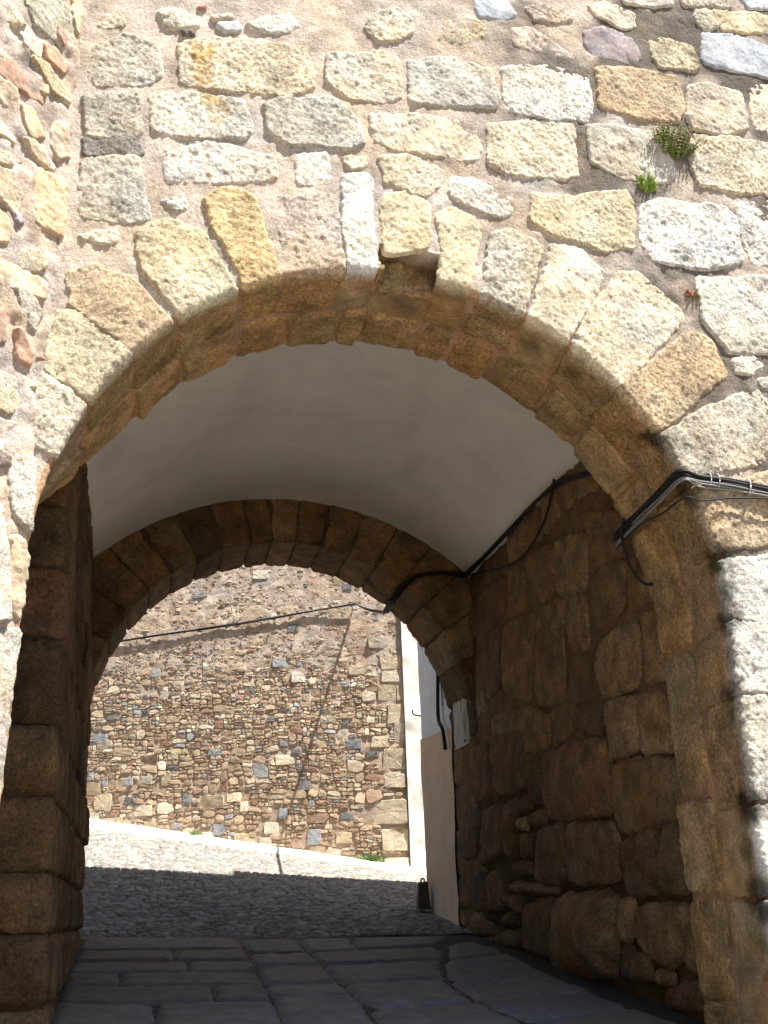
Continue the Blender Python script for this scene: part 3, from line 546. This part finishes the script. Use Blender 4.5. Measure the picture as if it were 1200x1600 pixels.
for k, p in polys(BUTT):
    p = p.copy(); p[:, 0] = np.maximum(p[:, 0], -.02); bb.append((p[:, 0].min(), p[:, 0].max(), p[:, 1].min(), p[:, 1].max()))
    gr = k in 'wcyg'
    put_stone('stone', p, M_butt, M_GRANITE if gr else M_SCHIST, butt, lambda X, ab, k=k: shade(np.array(PAL[k])*.72+np.array((.48, .41, .33))*.28, X, SEED[0], .25, .1), h=.011, proud=.010+random.uniform(-.004, .010), sink=.025, edge=.012, bulge=.002, amp=.008, fr=9, jit=.010, tilt=.018, rnd=.06, fine=.003, grow=.012)
pz = []
for _ in range(1500):
    a0 = random.uniform(0, .75); z0 = random.uniform(-1.6, 4.0); w = random.uniform(.03, .085); h = w*random.uniform(.5, .9)
    c = (a0, a0+w, z0, z0+h)
    if len(pz) < 55 and not any(c[0] < b[1]-.0 and c[1] > b[0]+.0 and c[2] < b[3] and c[3] > b[2] for b in bb+pz):
        pz.append(c); an = random.uniform(-.9, .3); m_ = np.array([(math.cos(t)*w/2, math.sin(t)*h/2) for t in np.sort(np.random.default_rng(len(pz)).uniform(0, 6.28, 6))])
        m_ = m_@np.array([[math.cos(an), math.sin(an)], [-math.sin(an), math.cos(an)]])+np.array((a0+w/2, z0+h/2))
        put_stone('stone', m_, M_butt, M_SCHIST, butt, lambda X, ab, k=random.choice('tcyrgkwcqo'): shade(PAL[k], X, SEED[0], .2, .1), h=.011, proud=.008, sink=.02, edge=.012, bulge=.002, amp=.006, jit=.006, tilt=.012)
bb += pz
for z0 in np.arange(-3.2, 5.5, .2):
    a0 = random.uniform(-.0, .1)
    while a0 < 2.6:
        w = random.uniform(.12, .5); h = random.uniform(.08, .24); dz = random.uniform(-.06, .04); c = (a0, a0+w, z0+dz, z0+dz+h)
        if not any(c[0] < b[1]+.0 and c[1] > b[0]-.0 and c[2] < b[3] and c[3] > b[2] for b in bb):
            put_stone('stone', [(c[0]+.01, c[2]+random.uniform(0, .06)), (c[1]-.01-random.uniform(0, .06), c[2]+random.uniform(0, .03)), (c[1]-.01, c[3]-random.uniform(0, .06)), (c[0]+.02+random.uniform(0, .06), c[3])], M_butt, M_SCHIST, butt, lambda X, ab, k=random.choice('ttycrgOgc'): shade(PAL[k], X, SEED[0], .2, .1), h=.02, proud=.015, sink=.03, edge=.02, bulge=.008, amp=.01, jit=.015)
        a0 += w+.02

# ================================================================== rubble wall across the street
rub = link('rubble_wall', None, None, label='tall sunlit rubble wall of mixed brown and grey stones across the street', cat='wall')
def lean(z): return .19-.02*np.asarray(z)
def M_farL(a, b): X, N = M_far(a, b); return X, N
def rub_cols(V):
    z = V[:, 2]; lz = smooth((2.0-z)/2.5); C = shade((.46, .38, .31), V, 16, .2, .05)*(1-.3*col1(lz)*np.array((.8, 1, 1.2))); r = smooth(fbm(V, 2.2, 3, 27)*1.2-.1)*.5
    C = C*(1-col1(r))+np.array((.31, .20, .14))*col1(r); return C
def far_mortar():
    A = np.arange(-11, .12, .035); B = np.arange(-1.5, 7.4, .035); ga, gb = np.meshgrid(A, B, indexing='ij'); ga = ga.ravel(); gb = gb.ravel()
    ga2 = np.where(ga > .05, lean(gb), ga); X, N = M_far(ga2, gb)
    V = X+N*(fbm(X, 5, 4, 9)*.007+fbm(X, 17, 2, 6)*.005-.008+.011*smooth((gb-1.7)/1.6))[:, None]; f = grid_faces(len(A), len(B)); a = V[f[500]]
    if np.cross(a[1]-a[0], a[2]-a[0])@FN < 0: f = f[:, ::-1]
    return link('wall', mesh('wall', V, f, None, rub_cols(V)), M_RUBMORT, rub)
far_mortar()
def far_stones():
    rng = np.random.default_rng(11); rects = [r for r in QUOIN]+[r for r in LIGHT]+[r for r in DARK]; rects = [[v/1000 for v in r] for r in rects]
    out = []
    def split(a0, a1, z0, z1, d):
        w, h = a1-a0, z1-z0
        zc = (z0+z1)/2; top = float(smooth(np.array([(zc-.3)/2.6]))[0])
        th = math.exp(rng.normal(math.log(.0145-.009*top), .9))
        if (w*h < th and w/h < 3.6 and h/w < 1.3) or w < .05 or h < .03:
            out.append((a0, a1, z0, z1)); return
        if w/h > rng.uniform(1.2, 2.6): m = a0+w*rng.uniform(.32, .68); split(a0, m, z0, z1, d+1); split(m, a1, z0, z1, d+1)
        else: m = z0+h*rng.uniform(.32, .68); split(a0, a1, z0, m, d+1); split(a0, a1, m, z1, d+1)
    zc = -1.3
    while zc < 4.8:
        hh = rng.uniform(.3, .62); ac = -5.95+rng.uniform(-.3, 0)
        while ac < .1:
            ww = rng.uniform(.4, .9); split(ac, min(ac+ww, .14), zc, zc+hh, 0); ac += ww
        zc += hh
    raw = out; out = []
    def warp(P):
        P3 = np.c_[P, np.zeros(len(P))]; return P+np.stack([fbm(P3, 2.6, 3, 5)*.05, fbm(P3*np.array((.7, 1.3, 1)), 2.2, 3, 15)*.065], -1)
    for a0, a1, z0, z1 in raw:
        ca, cz_ = (a0+a1)/2, (z0+z1)/2; w, h = a1-a0, z1-z0
        if any(q[0]-.02 < ca < q[2]+.02 and q[1]-.015 < cz_ < q[3]+.015 for q in rects): continue
        if cz_ > 1.6 and rng.random() < smooth(np.array([(cz_-1.6)/1.9]))[0]*.55: continue      # plastered over higher up
        g = rng.uniform(.002, .007); j = lambda: rng.normal(0, .13)
        q = np.array([(a0+g+w*abs(j())*.7, z0+g+h*abs(j())), (ca+w*j(), z0+g), (a1-g-w*abs(j())*.7, z0+g+h*abs(j())), (a1-g, cz_+h*j()), (a1-g-w*abs(j())*.7, z1-g-h*abs(j())), (ca+w*j(), z1-g), (a0+g+w*abs(j())*.7, z1-g-h*abs(j())), (a0+g, cz_+h*j())])
        out.append(warp(q))
    cols = [((.43, .345, .25), 5), ((.37, .29, .205), 5), ((.30, .195, .145), 2.0), ((.46, .40, .31), 4), ((.27, .275, .285), 1.4), ((.17, .165, .17), .6), ((.33, .24, .18), 4), ((.52, .47, .38), 1.0)]
    cw = np.array([c[1] for c in cols]); cw = cw/cw.sum()
    def geo(q, pr, rnd=.13):
        P2 = q+rng.normal(0, .003, q.shape); n = len(P2); c = P2.mean(0)
        ab = np.vstack([P2, c+(P2-c)*.93, c+(P2-c)*.45+rng.normal(0, .006, (n, 2)), c[None]])
        X, N = M_far(ab[:, 0], ab[:, 1])
        tl = (ab-c)@rng.normal(0, .07, 2)
        off = np.r_[np.full(n, -.02), np.full(n, pr*.85)+rng.normal(0, .0012, n), np.full(n, pr)+rng.normal(0, .0016, n), [pr]]+np.r_[np.zeros(n), tl[n:]]
        V = X+N*off[:, None]; i = np.arange(3*n).reshape(3, n); j = np.roll(i, -1, 1)
        Q = np.stack([i[:-1], j[:-1], j[1:], i[1:]], -1).reshape(-1, 4); T = np.stack([i[-1], j[-1], np.full(n, 3*n)], -1)
        return V, *orient(V, Q, T, FN)
    def area(q): return abs(np.sum(q[:, 0]*np.roll(q[:, 1], -1)-q[:, 1]*np.roll(q[:, 0], -1)))/2
    out.sort(key=area, reverse=True)
    big = 300-len(rects); SV = []; SQ = []; ST = []; SC = []; n = 0
    for i, q in enumerate(out):
        V, Q, T = geo(q, rng.uniform(.003, .016) if q[:, 1].mean() < 2 else rng.uniform(.0, .010))
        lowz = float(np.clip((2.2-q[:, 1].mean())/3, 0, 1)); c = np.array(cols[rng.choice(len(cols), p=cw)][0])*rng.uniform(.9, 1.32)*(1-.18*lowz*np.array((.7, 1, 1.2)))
        C = np.tile(c, (len(V), 1))
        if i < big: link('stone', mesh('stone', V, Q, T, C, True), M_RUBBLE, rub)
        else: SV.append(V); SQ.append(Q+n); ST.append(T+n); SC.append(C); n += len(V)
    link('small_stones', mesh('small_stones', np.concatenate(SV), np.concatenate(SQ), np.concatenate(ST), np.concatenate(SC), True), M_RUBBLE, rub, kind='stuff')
    for nm, L, cs in (('quoin', QUOIN, [(.50, .42, .31), (.45, .37, .27), (.54, .47, .37)]), ('stone', LIGHT, [(.50, .44, .34), (.47, .40, .29), (.52, .47, .39), (.43, .35, .23)]), ('stone', DARK, [(.17, .165, .17), (.27, .28, .30), (.22, .225, .24)])):
        for r in L:
            a0, z0, a1, z1 = [v/1000 for v in r]
            if nm == 'quoin' and a1 > .05: a1 = float(lean((z0+z1)/2))-.015
            w = a1-a0; h = z1-z0; j = lambda: rng.uniform(-.06, .06)
            q = [(a0+w*j(), z0+h*j()), (a0+w*(.5+j()), z0+h*j()*.6), (a1+w*j()*.3, z0+h*j()), (a1+w*j()*.3, z0+h*(.5+j())), (a1+w*j()*.3, z1+h*j()), (a0+w*(.5+j()), z1+h*j()*.6), (a0+w*j(), z1+h*j()), (a0+w*j()*.5, z0+h*(.5+j()))]
            V, Q, T = geo(chaikin(np.array(q), .12, 1), rng.uniform(.010, .018), .1); c = np.array(cs[rng.integers(len(cs))])*rng.uniform(.85, 1.1)
            link(nm, mesh(nm, V, Q, T, shade(c, V, 5, .2), True), M_RUBBLE, rub)
far_stones()

# whitewashed wall next to it, and the plastered house just past the gate
wh = link('whitewashed_house', None, None, label='bright whitewashed wall in full sun at the right end of the rubble wall', cat='house')
def whitewash():
    A = np.r_[np.arange(0, 1.2, .04), np.arange(1.2, 6, .5)]; B = np.arange(-1.6, 8, .06); ga, gb = np.meshgrid(A, B, indexing='ij'); ga = ga.ravel(); gb = gb.ravel()
    X, N = M_far(ga+lean(gb), gb); V = X+N*(.05+fbm(X, 2.5, 4, 5)*.02+fbm(X, 9, 3, 7)*.012*smooth((1.2-gb)/1.5))[:, None]
    C = shade((.78, .765, .72), V, 6, .05, .01); k = smooth(fbm(V, 7, 3, 9)*1.4-.3)*smooth((.9-gb)/1.2)
    C = C*(1-.5*col1(k))+np.array((.52, .45, .34))*.5*col1(k)
    f = grid_faces(len(A), len(B)); a = V[f[0]]
    if np.cross(a[1]-a[0], a[2]-a[0])@FN < 0: f = f[:, ::-1]
    link('wall', mesh('wall', V, f, None, C), M_PLASTER, wh)
    mb = MB(); V0, _ = M_far(np.array([.22, 6.]), np.array([0., 0.])); b = [V0[0]+.02*FN, V0[1]+.02*FN, V0[1]-3*FN, V0[0]-3*FN]
    mb.hexa([(v[0], v[1], -1.6) for v in b], [(v[0]-.1, v[1], 7.95) for v in b]); mb.build('house_body', M_PLASTER, wh, cols=lambda V: shade((.78, .765, .72), V, 6, .05, .01))
whitewash()
hs = link('plastered_house', None, None, label='house side wall, white above and tan below, just behind the gate', cat='house')
def house():
    def face(name, x, z0, z1f, col, rough):
        Y = np.linspace(6.31, 8.0, 40); T = np.linspace(0, 1, 60); gy, gt = np.meshgrid(Y, T, indexing='ij'); gy = gy.ravel(); gt = gt.ravel()
        zt = z1f(gy); z = z0(gy)+(zt-z0(gy))*gt
        yy = 6.31+(gy-6.31)*((7.55+.09*(z+1.65))-6.31)/(8.0-6.31)
        V = np.stack([np.full(len(yy), x), yy, z], -1); V[:, 0] += fbm(V, 1.8, 3, 4)*rough-smooth((7.62-np.abs(0)-yy+.09*(z+1.65)-.07)*0)*0
        last = gy > 7.99; C = shade(col, V, 7, .08, .02)
        # wrap the far corner
        n, m = len(Y), len(T); V2 = V.reshape(n, m, 3); ex = V2[-1].copy(); ex[:, 0] += .06; ex[:, 1] += .03; ex2 = V2[-1].copy(); ex2[:, 0] += 4; ex2[:, 1] += .1
        V = np.concatenate([V2, ex[None], ex2[None]]).reshape(-1, 3); C = np.concatenate([C.reshape(n, m, 3), C.reshape(n, m, 3)[-1:], C.reshape(n, m, 3)[-1:]]).reshape(-1, 3)
        f = grid_faces(n+2, m); a = V[f[0]]
        if np.cross(a[1]-a[0], a[2]-a[0])[0] > 0: f = f[:, ::-1]
        link(name, mesh(name, V, f, None, C), M_PLASTER, hs)
    dado = lambda y: .33+.085*(np.clip((np.asarray(y)-6.45)/1.5, 0, 1))**.8
    face('upper_wall', 2.045, lambda y: dado(y)-.03, lambda y: 0*y+6.0, (.70, .71, .72), .01)
    face('lower_wall', 2.028, lambda y: 0*y-2.0, dado, (.62, .455, .31), .012)
    mb = MB(); mb.box(2.2, 6, 6.31, 7.6, -2, 6.02); mb.build('house_body', M_PLASTER, hs, cols=lambda V: shade((.7, .69, .67), V, 6, .05, .01))
house()

# ================================================================== cables
def fpt(u, z, d=.03): return u*U+z*ZH+d*NF
cb = link('cable_bundle', None, None, label='bundle of black cables bending from the front wall into the arch', cat='cables')
base = [fpt(4.6, .70), fpt(3.2, .76), fpt(2.45, .81), fpt(2.1, .835), fpt(1.88, .835, .035), P1(M_arch, 2.25, -.0)+np.array((-.04, -.03, 0)), P1(M_arch, 2.255, -.25)+np.array((-.05, 0, -.02)), P1(M_arch, 2.27, -.55)+np.array((-.05, 0, -.025)), P1(M_arch, 2.29, -.80)+np.array((-.05, .02, -.025)), P1(M_arch, 2.29, -.80)+np.array((-.05, .17, -.05))]
rg = np.random.default_rng(3)
for i, (dx, dz, r) in enumerate(((0, .016, .011), (0, -.010, .011), (.5, .0, .010), (.4, -.026, .008))):
    mb = MB(); mb.tube([p+NF*dx*.03+ZH*dz+rg.normal(0, .004, 3) for p in base], r, 8, 8); mb.build('cable', M_BLACK, cb, flat=False)
for i in range(4):
    mb = MB(); pts = [p+NF*rg.uniform(0, .03)+ZH*(-.035-.016*i+rg.normal(0, .006)) for p in base]
    if i == 3: pts[3] = pts[3]-ZH*.04; pts[4] = pts[4]-ZH*.09; pts[5] = pts[5]-ZH*.10; pts[6] = pts[6]-ZH*.06
    mb.tube(pts, .0055, 6, 8); o = mb.build('thin_cable', M_GREYC if i != 3 else M_BLACK, cb, flat=False)
for k, (u, zz) in enumerate(((2.24, .81), (2.02, .825), (1.96, .825))):
    mb = MB(); an = np.linspace(0, 2*np.pi, 13); mb.tube([fpt(u+.004*math.sin(a*2), zz+.052*math.sin(a), .03+.032*math.cos(a)) for a in an], .0045 if k == 0 else .0025, 5, 2); mb.build('cable_tie', M_WHITE, cb, flat=False)
mb = MB(); mb.box(1.86, 1.89, .70, .74, .99, 1.03); mb.build('clip', M_IRON, cb)
lc = MB(); lc.tube([(1.76, .93, .86), (1.745, .95, .78), (1.745, .95, .69), (1.76, .95, .60), (1.79, .95, .51), (1.825, .94, .44), (1.875, .93, .395), (1.935, .92, .40)], [.011]*7+[.015], 8, 6)
o = lc.build('loose_cable_end', M_BLACK, flat=False, label='short loose black cable end hanging from the arch edge', cat='cable')

pc = link('passage_cables', None, None, label='dark cable bundle along the right foot of the white vault', cat='cables')
RX = XR-.035
run = [(1.86, .9, 1.12), (1.93, 1.3, 1.38), (RX-.02, 1.97, 1.66), (RX-.01, 2.45, 1.80), (RX-.01, 2.75, 1.84), (RX-.01, 3.2, 1.875), (RX-.01, 3.75, 1.865), (RX-.01, 4.47, 1.86), (RX-.01, 5.38, 1.87), (1.93, REAR_Y0-.07, 1.89), (1.65, REAR_Y0-.06, 1.885), (1.40, REAR_Y0-.06, 1.82), (1.22, REAR_Y0-.05, 1.60), (1.20, REAR_Y0+.05, 1.57), (1.24, 6.0, 1.60), (1.30, 6.32, 1.66)]
for i in range(6):
    mb = MB(); mb.tube([np.array(p)+rg.normal(0, .012, 3)+np.array((-.008*i, 0, -.006*i)) for p in run], .013 if i < 3 else .007, 7, 6); mb.build('cable', M_BLACK, pc, flat=False)
mb = MB(); mb.tube([(RX, 2.72, 1.92), (RX-.01, 2.86, 1.72), (RX, 3.1, 1.60), (RX, 3.55, 1.50), (RX, 4.1, 1.55), (RX-.02, 4.75, 1.70), (RX-.02, 5.3, 1.83), (1.95, REAR_Y0-.08, 1.87)], .011, 7, 6); mb.build('drooping_cable', M_BLACK, pc, flat=False)
mb = MB(); mb.tube([(RX-.01, 1.9, 1.66), (RX-.015, 1.55, 1.36), (RX-.01, 1.2, 1.22), (1.95, .9, 1.2)], .012, 7, 6); mb.build('drooping_cable', M_BLACK, pc, flat=False)

sc = link('street_cable', None, None, label='black cable crossing the rubble wall and spanning to the gate', cat='cable')
def fw_(a, z, d=.04): return FO+FT*a+ZH*z+FN*d
line = [fw_(-10.5, 2.1), fw_(-7.5, 2.55), fw_(-5.27, 2.895), fw_(-4.0, 3.08), fw_(-3.25, 3.177), fw_(-2.4, 3.30), fw_(-1.54, 3.444), fw_(-.686, 3.573, .07)]
for i in range(3):
    mb = MB(); mb.tube([p+rg.normal(0, .007, 3) for p in line], .014, 6, 8); mb.build('cable', M_BLACK, sc, flat=False)
W = fw_(-.686, 3.573, .07); E = np.array((1.30, 6.32, 1.66))
for i in range(2):
    mb = MB(); mb.tube([W+(E-W)*t+ZH*(-.03*t*(1-t)*4-.02*i*math.sin(t*math.pi))+XH*.02*i for t in np.linspace(0, 1, 9)], .013, 6, 4); mb.build('span', M_BLACK, sc, flat=False)
for k in range(11):
    a = -5.4+k*.47; zz = 2.88+(a+5.27)*.151; mb = MB(); p = fw_(a, zz, .02); mb.tube([p, p+FN*.06+ZH*.01, p+FN*.06-ZH*.04], .008, 5, 2); mb.build('clip', M_IRON, sc)

# ================================================================== small things on the walls
pl = link('plaque', None, None, label='small pale weathered plaque on the right jamb of the far arch', cat='plaque')
def plaque():
    A = np.linspace(0, 1, 14); gy, gz = np.meshgrid(A, A, indexing='ij'); gy = gy.ravel(); gz = gz.ravel()
    V = np.stack([np.full(len(gy), 2.002), 5.67+.48*gy, .05+.545*gz], -1); V[:, 0] += fbm(V, 6, 3, 2)*.004+.018*((np.abs(gy-.5) > .49) | (np.abs(gz-.5) > .49))
    st = smooth(fbm(V*np.array((1, 9, 1.3)), 3, 4, 8)*1.6); C = np.array((.46, .43, .37))*col1(1-.62*st)
    f = grid_faces(14, 14)[:, ::-1]; a = V[f[0]]
    if np.cross(a[1]-a[0], a[2]-a[0])[0] > 0: f = f[:, ::-1]
    link('face', mesh('face', V, f, None, C), M_PLASTER, pl)
    mb = MB(); mb.box(2.012, 2.06, 5.672, 6.148, .052, .593); mb.build('slab', M_PLASTER, pl, cols=lambda V: shade((.5, .48, .44), V, 3))
    for y in (5.71, 6.11):
        for z in (.09, .555): m = MB(); m.blob((2.0, y, z), (.012, .014, .014)); m.build('screw', M_IRON, pl, flat=False)
plaque()
hp = link('house_cable', None, None, label='black cable running down the plastered house behind the gate', cat='cable')
mb = MB(); mb.tube([(1.99, 6.50, 2.6), (1.99, 6.60, 1.8), (1.99, 6.66, 1.13), (1.99, 6.72, .62), (1.985, 6.66, .45), (1.97, 6.47, .33), (1.975, 6.40, .1)], .022, 8, 6); mb.build('cable', M_BLACK, hp, flat=False)
mb = MB(); mb.tube([(2.0, 6.42, 2.6), (2.0, 6.52, 1.6), (2.0, 6.58, 1.0), (2.0, 6.55, .62)], .010, 6, 6); mb.build('pale_conduit', M_GREYC, hp, flat=False)
mb = MB(); mb.tube([(2.06, 7.76, .72), (1.99, 7.77, .73), (1.95, 7.77, .75), (1.945, 7.77, .80)], .009, 6, 4); mb.build('iron_hook', M_IRON, flat=False, label='small iron hook on the corner of the plastered house', cat='hook')

bag = link('paper_bag', None, None, label='dark paper carrier bag with red handle standing by the plastered house', cat='bag')
M_BAG = plain('dark_paper', (.035, .028, .024), .7); M_RED = plain('red_cord', (.35, .05, .04), .7)
zb = float(ground(np.array([1.9]), np.array([7.4]))[0])+.01
mb = MB(); mb.hexa([(1.85, 7.30, zb), (1.985, 7.29, zb), (1.99, 7.45, zb), (1.855, 7.46, zb)], [(1.865, 7.35, zb+.30), (1.975, 7.34, zb+.31), (1.98, 7.40, zb+.31), (1.868, 7.41, zb+.30)]); b0 = mb.build('bag_body', M_BAG, bag)
for yy in (7.35, 7.40):
    mb = MB(); mb.tube([(1.895, yy, zb+.29), (1.905, yy, zb+.335), (1.92, yy, zb+.345), (1.935, yy, zb+.335), (1.945, yy, zb+.29)], .006, 5, 4); mb.build('handle', M_RED, bag, flat=False)

# ================================================================== wall plants
def leaf_mat(name, c):
    m, nt, b = new_mat(name); at = node(nt, 'ShaderNodeAttribute'); at.attribute_name = 'Col'
    nt.links.new(at.outputs['Color'], b.inputs['Base Color']); b.inputs['Roughness'].default_value = .5; b.inputs['Subsurface Weight'].default_value = .15; b.inputs['Subsurface Radius'].default_value = (.01, .01, .004)
    return m
M_LEAF = leaf_mat('succulent_leaf', None)
def rosettes(root, c, n, wx, wz, stem, colr, tipcol, tipfrac, seed, lf=.011, parts=('stems', 'tips')):
    r = np.random.default_rng(seed); mb = MB(); C = []; tp = MB(); TC = []
    for i in range(n):
        a = r.uniform(-1, 1); b = r.uniform(-1, 1)
        if a*a+b*b > 1: a *= .6; b *= .6
        root_p = c+U*a*wx*.5+ZH*b*wz*.5-NF*.02; d = NF*r.uniform(.5, 1)+ZH*r.uniform(.3, 1.1)+U*(a*.8+r.normal(0, .25)); d /= np.linalg.norm(d); L = stem*r.uniform(.5, 1.15)
        k = 7; x = np.cross(d, U); x /= np.linalg.norm(x); y = np.cross(d, x); tip = r.random() < tipfrac
        col = np.array(colr)*r.uniform(.65, 1.3)
        for j in range(k):
            p = root_p+d*L*j/(k-1)
            for m in range(4):
                an = m*math.pi/2+j*.8; dd = x*math.cos(an)+y*math.sin(an); q = dd*.8+d*.9; q /= np.linalg.norm(q)
                z3 = q; x3 = np.cross(z3, d); x3 /= np.linalg.norm(x3)+1e-9; y3 = np.cross(z3, x3); R = np.stack([x3, y3, z3], 1)
                s = lf*(1.15-.5*j/k)
                t = mb if not (tip and j >= k-3) else tp; cc = C if t is mb else TC
                n0 = t.n; t.blob(p+q*s*.7, (s*.42, s*.32, s), 5, 4, R)
                cc.append(np.tile((col if t is mb else np.array(tipcol)*r.uniform(.7, 1.25)), (t.n-n0, 1)))
    mb.build(parts[0], M_LEAF, root, cols=np.concatenate(C), flat=False, kind='stuff')
    if tp.n: tp.build(parts[1], M_LEAF, root, cols=np.concatenate(TC), flat=False, kind='stuff')
def plant(label, *a, **k):
    r = link('stonecrop_plant', None, None, label=label, cat='plant', group='plants growing in the joints of the front wall'); rosettes(r, *a, **k)
plant('large bushy stonecrop with pinkish tips growing from the front wall', fpt(2.06, 3.43, 0), 95, .23, .25, .15, (.17, .21, .05), (.32, .16, .13), .25, 1)
plant('small bright green stonecrop tuft below the larger plant', fpt(1.80, 3.04, 0), 60, .09, .12, .06, (.24, .36, .05), (.3, .3, .1), 0, 2, lf=.010)
plant('tiny reddish stonecrop sprig low in the front wall', fpt(2.05, 2.19, 0), 14, .06, .06, .05, (.17, .17, .06), (.42, .14, .11), .6, 3)
# grass at the foot of the rubble wall
M_GRASS = leaf_mat('grass_blade', None)
def tuft(c, n, w, h, seed, label):
    r = np.random.default_rng(seed); V = []; T = []; C = []
    for i in range(n):
        b = c+FT*r.uniform(-w, w)*abs(r.uniform(.2, 1))+FN*r.uniform(-.05, .1); d = np.array((r.normal(0, .35), r.normal(0, .35), 1)); L = h*r.uniform(.4, 1.1); s = np.array((math.cos(i), math.sin(i), 0))*.008
        k = len(V); V += [b-s, b+s, b+d*L*.6+s*.6, b+d*L+np.array((d[0], d[1], -.2))*L*.3]; T += [(k, k+1, k+2), (k, k+2, k+3)]; C += [np.array((.09, .15, .035))*r.uniform(.6, 1.4)]*4
    link('grass_tuft', mesh('grass_tuft', np.array(V), None, T, np.array(C)), M_GRASS, label=label, cat='grass', group='grass at the foot of the rubble wall')
def foot(a, d=.05):
    p = FO+FT*a+FN*d; return np.array((p[0], p[1], ground(p[:1], p[1:2])[0]+.06))
tuft(foot(-.45), 260, .28, .13, 4, 'grass tuft at the right foot of the rubble wall')
tuft(foot(-3.35), 90, .16, .09, 5, 'small grass tuft midway along the foot of the rubble wall')
tuft(foot(-5.0, 1.9)-ZH*.05, 120, .2, .06, 6, 'thin grass growing among the sunlit cobbles')
